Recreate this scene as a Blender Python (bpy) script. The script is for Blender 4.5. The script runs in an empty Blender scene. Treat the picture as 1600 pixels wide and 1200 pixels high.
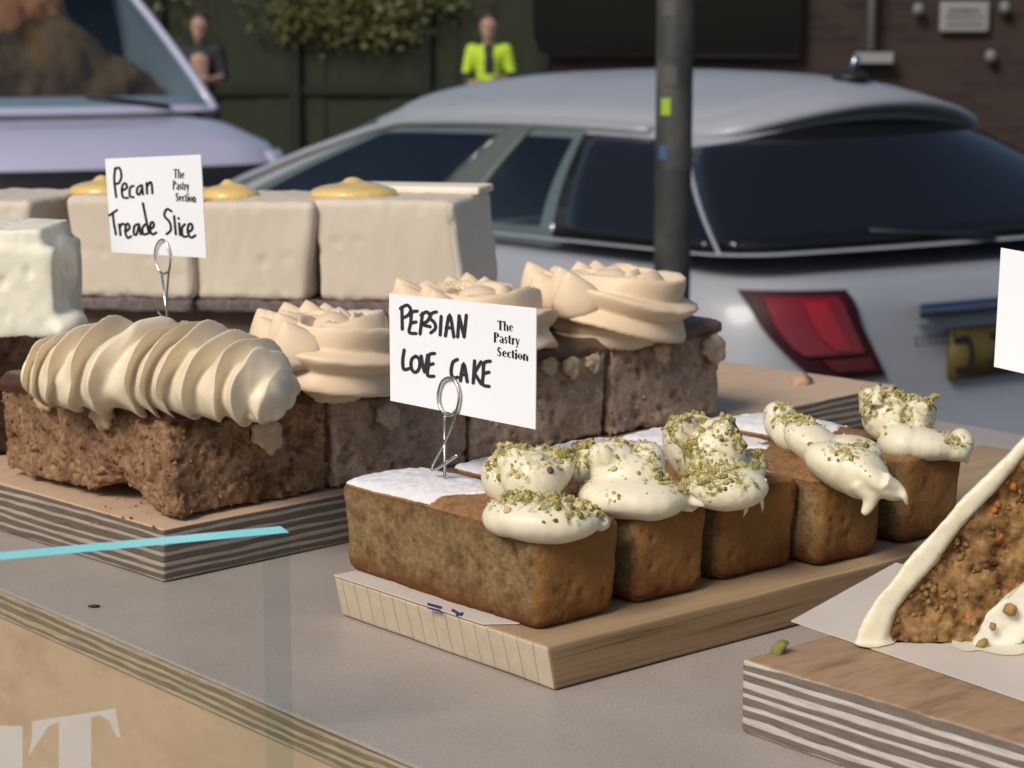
import bpy, math, random
import numpy as np
from mathutils import Vector, Matrix

random.seed(7); RNG = np.random.default_rng(11)
C = bpy.context.scene.collection
sc = bpy.context.scene
R = math.radians

# ------------------------------------------------------------------ camera
F = 3235.0                                   # focal length in photo pixels (1600 wide)
PITCH = math.atan(535 / F); AZ = R(40.5); H = 0.335
cr = np.array([math.cos(AZ), -math.sin(AZ), 0.0])         # camera right
fh = np.array([math.sin(AZ), math.cos(AZ), 0.0])          # camera heading on the level
UP = np.array([0, 0, 1.0])
cf = fh * math.cos(PITCH) - UP * math.sin(PITCH)
cu = fh * math.sin(PITCH) + UP * math.cos(PITCH)
CAM = np.array([-0.69, -0.7761, H])
cd = bpy.data.cameras.new('camera'); cam = bpy.data.objects.new('camera', cd); C.objects.link(cam)
cam.matrix_world = Matrix(((cr[0], cu[0], -cf[0], CAM[0]), (cr[1], cu[1], -cf[1], CAM[1]), (cr[2], cu[2], -cf[2], CAM[2]), (0, 0, 0, 1)))
cd.sensor_width = 36; cd.lens = F / 1600 * 36; cd.clip_start = 0.02; cd.clip_end = 200
cd.dof.use_dof = True; cd.dof.focus_distance = 1.16; cd.dof.aperture_fstop = 17
sc.camera = cam

# ------------------------------------------------------------------ light
TO_SUN = -0.46 * cr - 0.66 * fh + 0.66 * UP
TO_SUN = TO_SUN / np.linalg.norm(TO_SUN)
w = bpy.data.worlds.new('World'); sc.world = w; w.use_nodes = True
nt = w.node_tree; bg = nt.nodes['Background']
sky = nt.nodes.new('ShaderNodeTexSky'); sky.sky_type = 'NISHITA'; sky.sun_disc = False
sky.sun_elevation = math.asin(TO_SUN[2]); sky.sun_rotation = math.atan2(TO_SUN[0], TO_SUN[1])
sky.dust_density = 2.0
nt.links.new(sky.outputs[0], bg.inputs[0]); bg.inputs[1].default_value = 0.082
sl = bpy.data.lights.new('sun', 'SUN'); sl.energy = 3.0; sl.angle = R(22); sl.color = (1.0, 0.92, 0.81)
so = bpy.data.objects.new('sun', sl); C.objects.link(so)
so.rotation_euler = Vector(TO_SUN).to_track_quat('Z', 'Y').to_euler()
sc.view_settings.view_transform = 'Standard'; sc.view_settings.look = 'None'
sc.view_settings.exposure = 0.0; sc.view_settings.gamma = 1; sc.view_settings.use_curve_mapping = False

# ------------------------------------------------------------------ placing helpers
def ray(x, y): return cr * (x - 800) / F - cu * (y - 600) / F + cf
def at(x, y, z=0.0):
    d = ray(x, y); return CAM + d * ((z - CAM[2]) / d[2])
def atd(x, y, D):
    d = ray(x, y); return CAM + d * (D / np.dot(d, fh))
def on_plane(x, y, p, n):
    d = ray(x, y); return CAM + d * (np.dot(np.asarray(p) - CAM, n) / np.dot(d, n))
def street(X, D, z=0.0):                     # metres right of / ahead of the camera, height over the road
    q = CAM + cr * X + fh * D; return np.array([q[0], q[1], ROAD + z])
ROAD = H - 1.60

# ------------------------------------------------------------------ noise
def _h(i, j, k, s):
    n = (i * 374761393 + j * 668265263 + k * 1274126177 + s * 69069) & 0x7fffffff
    n = (n ^ (n >> 13)) * 1274126177 & 0x7fffffff
    return ((n ^ (n >> 16)) & 0xffff) / 65535.0
def vnoise(p, s=0):
    i = np.floor(p).astype(np.int64); f = p - i; f = f * f * (3 - 2 * f); o = 0
    for a in (0, 1):
        for b in (0, 1):
            for c in (0, 1):
                wt = (f[:, 0] if a else 1 - f[:, 0]) * (f[:, 1] if b else 1 - f[:, 1]) * (f[:, 2] if c else 1 - f[:, 2])
                o = o + wt * _h(i[:, 0] + a, i[:, 1] + b, i[:, 2] + c, s)
    return o * 2 - 1
def fbm(p, o=3, s=0):
    t = 0; a = 1.0; n = 0
    for k in range(o): t = t + a * vnoise(p * 2 ** k, s + k); n += a; a *= .5
    return t / n
def pits(p, s=0, keep=.35):
    """0..1: depth of scattered round holes."""
    i = np.floor(p).astype(np.int64); best = np.zeros(len(p))
    for a in (-1, 0, 1):
        for b in (-1, 0, 1):
            for c in (-1, 0, 1):
                q = i + (a, b, c)
                hx = [_h(q[:, 0], q[:, 1], q[:, 2], s + t) for t in range(4)]
                d = np.sqrt((q[:, 0] + hx[0] - p[:, 0]) ** 2 + (q[:, 1] + hx[1] - p[:, 1]) ** 2 + (q[:, 2] + hx[2] - p[:, 2]) ** 2)
                rad = .2 + .35 * hx[3] ** 2
                best = np.maximum(best, np.where(hx[3] < keep, 0, np.clip(1 - d / rad, 0, 1)))
    return best
def smooth(a, b, x):
    t = np.clip((x - a) / (b - a), 0, 1); return t * t * (3 - 2 * t)

# ------------------------------------------------------------------ objects
WL = {}
def thing(name, label, cat, loc, group=None):
    o = bpy.data.objects.new(name, None); C.objects.link(o); o.location = [float(v) for v in loc]; o.empty_display_size = .02
    o['label'] = label; o['category'] = cat; WL[o.name] = np.array(loc, float)
    if group: o['group'] = group
    return o
def obj(name, verts, faces, mat, parent=None, smoothf=True, mi=None, label=None):
    verts = np.asarray(verts, float)
    off = WL[parent.name] if parent else np.zeros(3)
    me = bpy.data.meshes.new(name)
    me.from_pydata((verts - off).tolist(), [], [list(map(int, f)) for f in faces])
    for m in (mat if isinstance(mat, (list, tuple)) else [mat]): me.materials.append(m)
    if mi is not None: me.polygons.foreach_set('material_index', np.asarray(mi, np.int32))
    me.polygons.foreach_set('use_smooth', np.full(len(me.polygons), smoothf))
    me.update()
    o = bpy.data.objects.new(name, me); C.objects.link(o)
    if parent: o.parent = parent
    WL[o.name] = off
    if label: o['label'] = label
    return o
def tag(o, label, cat, group=None):
    o['label'] = label; o['category'] = cat
    if group: o['group'] = group
    return o
def struct(name, v, f, m):
    o = obj(name, v, f, m, None, False); o['kind'] = 'structure'; return o
def join(parts):
    V = []; Fs = []; n = 0
    for v, f in parts:
        V.append(np.asarray(v, float)); Fs += [[int(i) + n for i in q] for q in f]; n += len(v)
    return np.concatenate(V), Fs
def box(lo, hi, ax=None, org=(0, 0, 0)):
    v = np.array([[x, y, z] for x in (lo[0], hi[0]) for y in (lo[1], hi[1]) for z in (lo[2], hi[2])], float)
    f = [(0, 1, 3, 2), (4, 6, 7, 5), (0, 4, 5, 1), (2, 3, 7, 6), (0, 2, 6, 4), (1, 5, 7, 3)]
    if ax is not None: v = np.asarray(org) + v @ np.array(ax)
    return v, f
def roundbox(s, r, res):
    """rounded box with half sizes s centred on 0: verts, faces, normals."""
    s = np.array(s, float); r = min(r, s.min() * .98); V = []; Q = []; n = 0
    def ticks(h):
        a = np.linspace(0, 1, 5) * r; core = max(1, int(round(2 * (h - r) / res)))
        return np.unique(np.round(np.concatenate([-h + a, np.linspace(-h + r, h - r, core + 1), h - a]), 7))
    T = [ticks(h) for h in s]
    for ax in range(3):
        for sg in (-1, 1):
            b, c = [(1, 2), (2, 0), (0, 1)][ax]
            g, e = np.meshgrid(T[b], T[c], indexing='ij'); p = np.zeros(g.shape + (3,)); p[..., ax] = sg * s[ax]; p[..., b] = g; p[..., c] = e
            na, nb = g.shape; idx = np.arange(na * nb).reshape(na, nb) + n
            q = np.stack([idx[:-1, :-1], idx[1:, :-1], idx[1:, 1:], idx[:-1, 1:]], -1).reshape(-1, 4)
            Q.append(q if sg > 0 else q[:, ::-1]); V.append(p.reshape(-1, 3)); n += na * nb
    V = np.concatenate(V); Q = np.concatenate(Q)
    k = np.round(V * 1e6).astype(np.int64); _, first, inv = np.unique(k, axis=0, return_index=True, return_inverse=True)
    V = V[first]; Q = inv.reshape(-1)[Q]
    core = np.clip(V, -(s - r), s - r); d = V - core; N = d / np.maximum(np.linalg.norm(d, axis=1, keepdims=True), 1e-9)
    return core + N * r, Q, N
def grid_faces(nu, nv, wrap=False):
    f = []
    for i in range(nu - 1):
        for j in range(nv if wrap else nv - 1):
            k = (j + 1) % nv; f.append((i * nv + j, (i + 1) * nv + j, (i + 1) * nv + k, i * nv + k))
    return f
def tube(pts, rad, n=8, closed=False):
    P = np.array(pts, float); V = []; ref = np.array([.3, .5, .8]); m = len(P)
    for i in range(m):
        t = (P[(i + 1) % m] - P[i - 1]) if closed else P[min(i + 1, m - 1)] - P[max(i - 1, 0)]
        t = t / max(np.linalg.norm(t), 1e-9); a = np.cross(t, ref); a /= np.linalg.norm(a); b = np.cross(t, a)
        rr = rad[i] if hasattr(rad, '__len__') else rad
        for k in range(n): th = 2 * math.pi * k / n; V.append(P[i] + rr * (a * math.cos(th) + b * math.sin(th)))
    f = grid_faces(m, n, True)
    if not closed: f += [tuple(range(n)), tuple((m - 1) * n + k for k in reversed(range(n)))]
    return np.array(V), f
def spline(p, n=8):
    p = np.array(p, float); out = []
    for i in range(len(p) - 1):
        a, b, c, d = p[max(i - 1, 0)], p[i], p[i + 1], p[min(i + 2, len(p) - 1)]
        for k in range(n):
            t = k / n; out.append(.5 * ((2 * b) + (c - a) * t + (2 * a - 5 * b + 4 * c - d) * t * t + (3 * b - a - 3 * c + d) * t ** 3))
    return np.array(out + [p[-1]])
def sphere(c, rad, ax=None, nu=14, nv=20):
    u = np.linspace(0, math.pi, nu); v = np.linspace(0, 2 * math.pi, nv, endpoint=False)
    U, W = np.meshgrid(u, v, indexing='ij')
    p = np.stack([np.sin(U) * np.cos(W) * rad[0], np.sin(U) * np.sin(W) * rad[1], np.cos(U) * rad[2]], -1).reshape(-1, 3)
    if ax is not None: p = p @ np.array(ax)
    return np.asarray(c) + p, grid_faces(nu, nv, True)
def prism(poly, depth):
    P = np.array(poly, float); n = len(P); d = np.asarray(depth, float)
    return np.concatenate([P, P + d]), [tuple(range(n)), tuple(2 * n - 1 - i for i in range(n))] + [(i, n + i, n + (i + 1) % n, (i + 1) % n) for i in range(n)]
def remesh(parts, voxel, it=6, fac=.5):
    """union of closed shapes as one even skin."""
    v, f = join(parts); me = bpy.data.meshes.new('tmp'); me.from_pydata(v.tolist(), [], f)
    o = bpy.data.objects.new('tmp', me); C.objects.link(o)
    m = o.modifiers.new('r', 'REMESH'); m.mode = 'VOXEL'; m.voxel_size = voxel
    if it: s = o.modifiers.new('s', 'SMOOTH'); s.factor = fac; s.iterations = it
    dg = bpy.context.evaluated_depsgraph_get(); dg.update(); ev = o.evaluated_get(dg); em = ev.to_mesh()
    V = np.empty(len(em.vertices) * 3); em.vertices.foreach_get('co', V); V = V.reshape(-1, 3)
    N = np.empty(len(em.vertices) * 3); em.vertices.foreach_get('normal', N); N = N.reshape(-1, 3)
    Q = [tuple(p.vertices) for p in em.polygons]
    ev.to_mesh_clear(); bpy.data.objects.remove(o); bpy.data.meshes.remove(me)
    return V, Q, N

# ------------------------------------------------------------------ materials
def srgb(r, g, b):
    f = lambda c: (c / 255 / 12.92) if c / 255 <= .04045 else ((c / 255 + .055) / 1.055) ** 2.4
    return (f(r), f(g), f(b), 1)
def mat(name, stops, scale=60, rough=.8, bump=.3, bscale=None, detail=5, spec=.3, sss=0, dist=.001, coat=0, metal=0, stretch=(1, 1, 1), vor=0, fine=0, fk=.55):
    m = bpy.data.materials.new(name); m.use_nodes = True; t = m.node_tree; N = t.nodes; L = t.links
    b = N['Principled BSDF']; b.inputs['Roughness'].default_value = rough; b.inputs['Specular IOR Level'].default_value = spec
    b.inputs['Metallic'].default_value = metal; b.inputs['Coat Weight'].default_value = coat; b.inputs['Coat Roughness'].default_value = .12
    if sss: b.inputs['Subsurface Weight'].default_value = sss; b.inputs['Subsurface Radius'].default_value = (1, .7, .4); b.inputs['Subsurface Scale'].default_value = .004
    g = N.new('ShaderNodeNewGeometry'); mp = N.new('ShaderNodeMapping'); mp.inputs['Scale'].default_value = stretch
    L.new(g.outputs['Position'], mp.inputs[0])
    n = N.new('ShaderNodeTexNoise'); n.inputs['Scale'].default_value = scale; n.inputs['Detail'].default_value = detail; n.inputs['Roughness'].default_value = .6
    L.new(mp.outputs[0], n.inputs[0])
    r = N.new('ShaderNodeValToRGB'); e = r.color_ramp.elements
    lo, hi = .3, .7
    while len(e) < len(stops): e.new(.5)
    for i, c in enumerate(stops): e[i].position = lo + (hi - lo) * i / max(1, len(stops) - 1); e[i].color = c
    L.new(n.outputs[0], r.inputs[0]); L.new(r.outputs[0], b.inputs['Base Color'])
    if fine:
        fn = N.new('ShaderNodeTexNoise'); fn.inputs['Scale'].default_value = fine; fn.inputs['Detail'].default_value = 7; fn.inputs['Roughness'].default_value = .72; L.new(mp.outputs[0], fn.inputs[0])
        fr = N.new('ShaderNodeValToRGB'); fr.color_ramp.elements[0].position = .34; fr.color_ramp.elements[0].color = (fk, fk * .92, fk * .85, 1); fr.color_ramp.elements[1].position = .62; fr.color_ramp.elements[1].color = (1.0, 1.0, 1.0, 1)
        k2 = fr.color_ramp.elements.new(.72); k2.color = (1.0, 1.0, 1.0, 1)
        mx2 = N.new('ShaderNodeMix'); mx2.data_type = 'RGBA'; mx2.blend_type = 'MULTIPLY'; mx2.inputs[0].default_value = 1; L.new(fn.outputs[0], fr.inputs[0]); L.new(r.outputs[0], mx2.inputs[6]); L.new(fr.outputs[0], mx2.inputs[7]); L.new(mx2.outputs[2], b.inputs['Base Color'])
    if bump:
        bn = N.new('ShaderNodeTexNoise'); bn.inputs['Scale'].default_value = bscale or scale * 4; bn.inputs['Detail'].default_value = 7; bn.inputs['Roughness'].default_value = .7
        L.new(mp.outputs[0], bn.inputs[0]); src = bn.outputs[0]
        if vor:
            vv = N.new('ShaderNodeTexVoronoi'); vv.inputs['Scale'].default_value = vor; L.new(mp.outputs[0], vv.inputs[0])
            mx = N.new('ShaderNodeMath'); mx.operation = 'ADD'; L.new(bn.outputs[0], mx.inputs[0]); L.new(vv.outputs[0], mx.inputs[1]); src = mx.outputs[0]
        bp = N.new('ShaderNodeBump'); bp.inputs['Strength'].default_value = bump; bp.inputs['Distance'].default_value = dist
        L.new(src, bp.inputs['Height']); L.new(bp.outputs[0], b.inputs['Normal'])
    m['ramp'] = r.name
    return m
def flat(name, c, rough=.5, spec=.4, metal=0, coat=0): return mat(name, [c, tuple(v * .92 for v in c[:3]) + (1,)], 40, rough, 0, spec=spec, metal=metal, coat=coat)
def height_blend(m, z0, z1, low, k=1.0, nscale=90, amp=.012):
    """browner crust from z1 down to z0 (a bake line, uneven)."""
    t = m.node_tree; N = t.nodes; L = t.links; b = N['Principled BSDF']; src = b.inputs['Base Color'].links[0].from_socket
    g = N.new('ShaderNodeNewGeometry'); sp = N.new('ShaderNodeSeparateXYZ'); L.new(g.outputs['Position'], sp.inputs[0])
    n = N.new('ShaderNodeTexNoise'); n.inputs['Scale'].default_value = nscale; n.inputs['Detail'].default_value = 5; L.new(g.outputs['Position'], n.inputs[0])
    a = N.new('ShaderNodeMath'); a.operation = 'MULTIPLY_ADD'; a.inputs[1].default_value = amp * 2; L.new(n.outputs[0], a.inputs[0]); L.new(sp.outputs[2], a.inputs[2])
    s = N.new('ShaderNodeMath'); s.operation = 'SUBTRACT'; s.inputs[1].default_value = amp; L.new(a.outputs[0], s.inputs[0])
    mr = N.new('ShaderNodeMapRange'); mr.interpolation_type = 'SMOOTHSTEP'; mr.inputs[1].default_value = z0; mr.inputs[2].default_value = z1
    mr.inputs[3].default_value = k; mr.inputs[4].default_value = 0; L.new(s.outputs[0], mr.inputs[0])
    mx = N.new('ShaderNodeMix'); mx.data_type = 'RGBA'; L.new(mr.outputs[0], mx.inputs[0]); L.new(src, mx.inputs[6]); mx.inputs[7].default_value = low
    L.new(mx.outputs[2], b.inputs['Base Color']); return m
def face_blend(m, axis_, n0, n1, col, k=1.0):
    """oven-browned colour on the faces that looked outwards in the tin (object's own colour, by the way a face points)."""
    t = m.node_tree; N = t.nodes; L = t.links; b = N['Principled BSDF']; src = b.inputs['Base Color'].links[0].from_socket
    g = N.new('ShaderNodeNewGeometry'); sp = N.new('ShaderNodeSeparateXYZ'); L.new(g.outputs['Normal'], sp.inputs[0])
    n = N.new('ShaderNodeTexNoise'); n.inputs['Scale'].default_value = 70; n.inputs['Detail'].default_value = 5; L.new(g.outputs['Position'], n.inputs[0])
    a = N.new('ShaderNodeMath'); a.operation = 'MULTIPLY_ADD'; a.inputs[1].default_value = .7; L.new(n.outputs[0], a.inputs[0]); L.new(sp.outputs[axis_], a.inputs[2])
    mr = N.new('ShaderNodeMapRange'); mr.interpolation_type = 'SMOOTHSTEP'; mr.inputs[1].default_value = n0 + .35; mr.inputs[2].default_value = n1 + .35; mr.inputs[3].default_value = 0; mr.inputs[4].default_value = k; L.new(a.outputs[0], mr.inputs[0])
    mx = N.new('ShaderNodeMix'); mx.data_type = 'RGBA'; L.new(mr.outputs[0], mx.inputs[0]); L.new(src, mx.inputs[6]); mx.inputs[7].default_value = col; L.new(mx.outputs[2], b.inputs['Base Color']); return m
def plymat(name, light, dark, z0, th, n, edge=.5, nz=.0008, alongx=False):
    """veneer layers stacked in z."""
    m = bpy.data.materials.new(name); m.use_nodes = True; t = m.node_tree; N = t.nodes; L = t.links; b = N['Principled BSDF']; b.inputs['Roughness'].default_value = .75
    b.inputs['Specular IOR Level'].default_value = .2
    g = N.new('ShaderNodeNewGeometry'); sp = N.new('ShaderNodeSeparateXYZ'); L.new(g.outputs['Position'], sp.inputs[0])
    no = N.new('ShaderNodeTexNoise'); no.inputs['Scale'].default_value = 25; no.inputs['Detail'].default_value = 4; L.new(g.outputs['Position'], no.inputs[0])
    a = N.new('ShaderNodeMath'); a.operation = 'MULTIPLY_ADD'; a.inputs[1].default_value = nz * 2; L.new(no.outputs[0], a.inputs[0]); L.new(sp.outputs[2], a.inputs[2])
    q = N.new('ShaderNodeMath'); q.operation = 'MULTIPLY'; q.inputs[1].default_value = n / th
    mz = N.new('ShaderNodeMapping'); mz.inputs['Scale'].default_value = (7, 7, n / th * .9); L.new(g.outputs['Position'], mz.inputs[0]); nz2 = N.new('ShaderNodeTexNoise'); nz2.inputs['Scale'].default_value = 1; nz2.inputs['Detail'].default_value = 3; L.new(mz.outputs[0], nz2.inputs[0])
    a2 = N.new('ShaderNodeMath'); a2.operation = 'MULTIPLY_ADD'; a2.inputs[1].default_value = th / n * 1.15; L.new(nz2.outputs[0], a2.inputs[0]); L.new(a.outputs[0], a2.inputs[2]); a = a2
    sb = N.new('ShaderNodeMath'); sb.operation = 'SUBTRACT'; sb.inputs[1].default_value = z0 + nz; L.new(a.outputs[0], sb.inputs[0]); L.new(sb.outputs[0], q.inputs[0])
    fr = N.new('ShaderNodeMath'); fr.operation = 'FRACT'; L.new(q.outputs[0], fr.inputs[0])
    r = N.new('ShaderNodeValToRGB'); e = r.color_ramp.elements; e[0].position = 0; e[0].color = dark; e[1].position = 1; e[1].color = dark
    for p, c in ((edge - .03, dark), (edge + .03, light), (.93, light), (.97, tuple(v * .5 for v in dark[:3]) + (1,))):
        k = e.new(p); k.color = c
    L.new(fr.outputs[0], r.inputs[0])
    fn = N.new('ShaderNodeTexNoise'); fn.inputs['Scale'].default_value = 12; fn.inputs['Detail'].default_value = 8; fn.inputs['Roughness'].default_value = .7
    mp = N.new('ShaderNodeMapping'); mp.inputs['Scale'].default_value = (4, 4, 60); L.new(g.outputs['Position'], mp.inputs[0]); L.new(mp.outputs[0], fn.inputs[0])
    mx = N.new('ShaderNodeMix'); mx.data_type = 'RGBA'; mx.blend_type = 'MULTIPLY'; mx.inputs[0].default_value = .75
    rr = N.new('ShaderNodeValToRGB'); rr.color_ramp.elements[0].position = .3; rr.color_ramp.elements[0].color = (.45, .42, .4, 1); rr.color_ramp.elements[1].position = .65
    L.new(fn.outputs[0], rr.inputs[0]); L.new(r.outputs[0], mx.inputs[6]); L.new(rr.outputs[0], mx.inputs[7]); L.new(mx.outputs[2], b.inputs['Base Color'])
    bp = N.new('ShaderNodeBump'); bp.inputs['Strength'].default_value = .5; bp.inputs['Distance'].default_value = .0006; L.new(fn.outputs[0], bp.inputs['Height']); L.new(bp.outputs[0], b.inputs['Normal'])
    return m
def glassmat(name, tint, refl=.12):
    m = bpy.data.materials.new(name); m.use_nodes = True; t = m.node_tree; N = t.nodes; L = t.links; N.remove(N['Principled BSDF'])
    a = N.new('ShaderNodeBsdfTransparent'); a.inputs[0].default_value = tint; g = N.new('ShaderNodeBsdfGlossy'); g.inputs['Roughness'].default_value = .02
    x = N.new('ShaderNodeMixShader'); x.inputs[0].default_value = refl; L.new(a.outputs[0], x.inputs[1]); L.new(g.outputs[0], x.inputs[2]); L.new(x.outputs[0], N['Material Output'].inputs[0]); return m

M = {}
M['counter'] = mat('grey_laminate', [(.40, .36, .335, 1), (.46, .415, .385, 1)], 10, .42, .12, 900, spec=.4, fine=500, fk=.8)
_t = M['counter'].node_tree; _n = _t.nodes.new('ShaderNodeTexNoise'); _n.inputs['Scale'].default_value = 9; _n.inputs['Detail'].default_value = 6; _n.inputs['Roughness'].default_value = .7
_m = _t.nodes.new('ShaderNodeMapRange'); _m.inputs[1].default_value = .3; _m.inputs[2].default_value = .7; _m.inputs[3].default_value = .22; _m.inputs[4].default_value = .5
_g = _t.nodes.new('ShaderNodeNewGeometry'); _t.links.new(_g.outputs['Position'], _n.inputs[0]); _t.links.new(_n.outputs[0], _m.inputs[0]); _t.links.new(_m.outputs[0], _t.nodes['Principled BSDF'].inputs['Roughness'])
M['ply_face'] = mat('pale_plywood', [(.40, .28, .175, 1), (.49, .355, .235, 1), (.43, .305, .19, 1)], 12, .55, .1, 200, stretch=(1, 1, 2.2))
M['ply_edge'] = plymat('counter_ply_edge', (.46, .37, .25, 1), (.25, .195, .13, 1), -.020, .020, 4, .45, .0012)
M['ply_a'] = plymat('layered_ply', (.40, .35, .30, 1), (.15, .115, .09, 1), 0, .034, 6, .55)
M['ply_c'] = plymat('striped_ply', (.58, .54, .49, 1), (.19, .155, .135, 1), 0, .037, 6, .52)
M['ply_top'] = mat('worn_board_top', [(.30, .18, .095, 1), (.40, .26, .15, 1), (.24, .14, .075, 1)], 18, .6, .25, 300, stretch=(1, 4, 1))
M['ply_top2'] = mat('pale_board_top', [(.52, .36, .24, 1), (.58, .42, .29, 1)], 20, .6, .15, 300, stretch=(1, 5, 1))
M['wood_side'] = mat('bamboo_side_grain', [(.07, .038, .016, 1), (.25, .16, .085, 1), (.31, .205, .11, 1), (.27, .17, .09, 1)], 14, .6, .3, 40, detail=6, stretch=(.35, 1, 26))
def endgrain():
    m = mat('bamboo_end_grain', [(.46, .38, .28, 1), (.52, .44, .33, 1)], 120, .7, .35, 900)
    t = m.node_tree; N = t.nodes; L = t.links; b = N['Principled BSDF']; src = b.inputs['Base Color'].links[0].from_socket
    g = N.new('ShaderNodeNewGeometry'); mp = N.new('ShaderNodeMapping'); mp.inputs['Rotation'].default_value = (R(0), 0, 0); mp.inputs['Scale'].default_value = (0, 1, .18)
    L.new(g.outputs['Position'], mp.inputs[0]); wv = N.new('ShaderNodeTexWave'); wv.bands_direction = 'Y'; wv.wave_profile = 'SAW'; wv.inputs['Scale'].default_value = 26; wv.inputs['Distortion'].default_value = 1.0; wv.inputs['Detail Scale'].default_value = 3
    L.new(mp.outputs[0], wv.inputs[0]); r = N.new('ShaderNodeValToRGB'); e = r.color_ramp.elements; e[0].color = (.50, .47, .42, 1); e[1].color = (1, 1, 1, 1); e[1].position = .13; L.new(wv.outputs[0], r.inputs[0])
    mx = N.new('ShaderNodeMix'); mx.data_type = 'RGBA'; mx.blend_type = 'MULTIPLY'; mx.inputs[0].default_value = .85; L.new(src, mx.inputs[6]); L.new(r.outputs[0], mx.inputs[7]); L.new(mx.outputs[2], b.inputs['Base Color']); return m
M['wood_end'] = endgrain()
M['wood_top'] = mat('bamboo_top', [(.34, .23, .13, 1), (.42, .30, .18, 1)], 12, .55, .15, 100, stretch=(.4, 8, 1))
M['card'] = mat('white_card', [(.80, .81, .84, 1), (.84, .85, .88, 1)], 8, .45, .03, 400)
M['paper'] = mat('white_greaseproof_paper', [(.60, .53, .47, 1), (.64, .57, .51, 1)], 30, .6, .1, 300)
M['ink'] = flat('black_ink', (.012, .011, .014, 1), .5)
M['ink2'] = flat('marker_ink', (.03, .028, .035, 1), .45)
M['blue_ink'] = flat('blue_print', (.03, .05, .22, 1), .5)
M['wire'] = flat('steel_wire', (.62, .60, .56, 1), .22, metal=1)
M['cream'] = mat('cream_cheese_icing', [(.74, .68, .50, 1), (.78, .72, .55, 1)], 30, .38, .12, 160, spec=.4, sss=.25)
M['white_cream'] = mat('white_cream', [(.78, .74, .60, 1), (.82, .79, .66, 1)], 40, .55, .5, 200, spec=.3, sss=.2)
M['butter'] = mat('treacle_buttercream', [(.76, .655, .48, 1), (.81, .70, .53, 1)], 14, .42, .10, 420, spec=.35, sss=.2)
M['butter2'] = mat('pale_treacle_buttercream', [(.72, .56, .385, 1), (.77, .61, .43, 1)], 14, .45, .10, 420, spec=.3, sss=.2)
M['sugar'] = mat('icing_sugar', [(.70, .67, .68, 1), (.82, .80, .81, 1)], 300, .9, .5, 1200, spec=.1)
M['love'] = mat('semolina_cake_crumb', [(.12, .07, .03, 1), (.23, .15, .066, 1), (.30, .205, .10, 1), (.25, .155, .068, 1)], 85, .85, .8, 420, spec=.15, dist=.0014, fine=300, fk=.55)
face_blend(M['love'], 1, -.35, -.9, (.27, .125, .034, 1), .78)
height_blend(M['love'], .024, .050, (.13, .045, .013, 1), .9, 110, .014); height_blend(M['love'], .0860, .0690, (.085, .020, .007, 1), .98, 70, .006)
M['love_top'] = mat('baked_cake_crust', [(.20, .095, .035, 1), (.33, .175, .075, 1), (.27, .13, .05, 1)], 60, .6, .5, 420, spec=.25, fine=300, fk=.6)
M['pist'] = [mat('pistachio_yellow_green', [(.34, .28, .09, 1), (.48, .40, .15, 1)], 300, .8, .5, 900), mat('pistachio_green', [(.17, .17, .045, 1), (.29, .27, .08, 1)], 300, .8, .5, 900),
             mat('pistachio_skin', [(.10, .05, .035, 1), (.22, .12, .08, 1)], 300, .8, .5, 900), mat('pistachio_pale', [(.50, .41, .20, 1), (.60, .50, .27, 1)], 300, .8, .5, 900)]
M['dust'] = mat('ground_pistachio_on_cream', [(.50, .46, .25, 1), (.66, .60, .38, 1)], 500, .7, .6, 900, dist=.0008)
M['dust2'] = mat('ground_pistachio', [(.22, .18, .06, 1), (.42, .36, .13, 1)], 500, .8, .8, 900, dist=.0012)
M['sponge'] = mat('treacle_sponge', [(.10, .045, .02, 1), (.28, .155, .078, 1), (.42, .25, .135, 1), (.33, .185, .10, 1)], 40, .75, .9, 260, spec=.3, dist=.0022, fine=240, fk=.38)
M['sponge_pale'] = mat('treacle_sponge_pale', [(.32, .215, .15, 1), (.49, .36, .27, 1), (.55, .42, .32, 1)], 50, .85, .9, 300, spec=.15, dist=.0018, fine=260, fk=.66)  # lightened: reflection veil over the back slices put into the sponge colour
M['treacle'] = mat('dark_treacle', [(.05, .018, .008, 1), (.10, .038, .014, 1)], 60, .25, .4, 300, spec=.5)
M['pecan'] = mat('pecan', [(.46, .32, .18, 1), (.66, .50, .31, 1)], 160, .7, .6, 700)
M['cheese'] = mat('cheesecake', [(.55, .475, .38, 1), (.62, .545, .45, 1)], 8, .7, .15, 160, spec=.2, sss=.15)
M['cheese_cream'] = mat('cheesecake_rim_cream', [(.78, .71, .58, 1), (.82, .75, .62, 1)], 10, .6, .15, 160, spec=.25, sss=.15)
M['curd'] = mat('lemon_curd', [(.70, .46, .13, 1), (.76, .55, .20, 1)], 40, .15, .1, 100, spec=.6, sss=.2, coat=.5)
M['biscuit'] = mat('biscuit_base', [(.10, .075, .07, 1), (.20, .155, .15, 1)], 150, .9, .8, 600)
M['choc'] = mat('stout_sponge', [(.02, .008, .004, 1), (.075, .033, .018, 1)], 80, .85, 1.0, 260, dist=.002, spec=.25, fine=200, fk=.4)
M['carrot'] = mat('carrot_sponge', [(.07, .028, .010, 1), (.24, .115, .036, 1), (.36, .20, .07, 1), (.43, .25, .095, 1), (.34, .14, .035, 1)], 90, .6, .9, 240, spec=.35, dist=.002, fine=260, fk=.45)
M['riser'] = mat('dark_riser_wood', [(.10, .07, .05, 1), (.14, .10, .07, 1)], 20, .6, .2, 100)
M['glass'] = glassmat('clear_glass', (.965, .992, .99, 1), .03)
M['glass_edge'] = flat('cyan_glass_edge', (.30, .92, .93, 1), .2)
M['glass_side'] = glassmat('green_glass_side', (.90, .97, .965, 1), .06)
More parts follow.
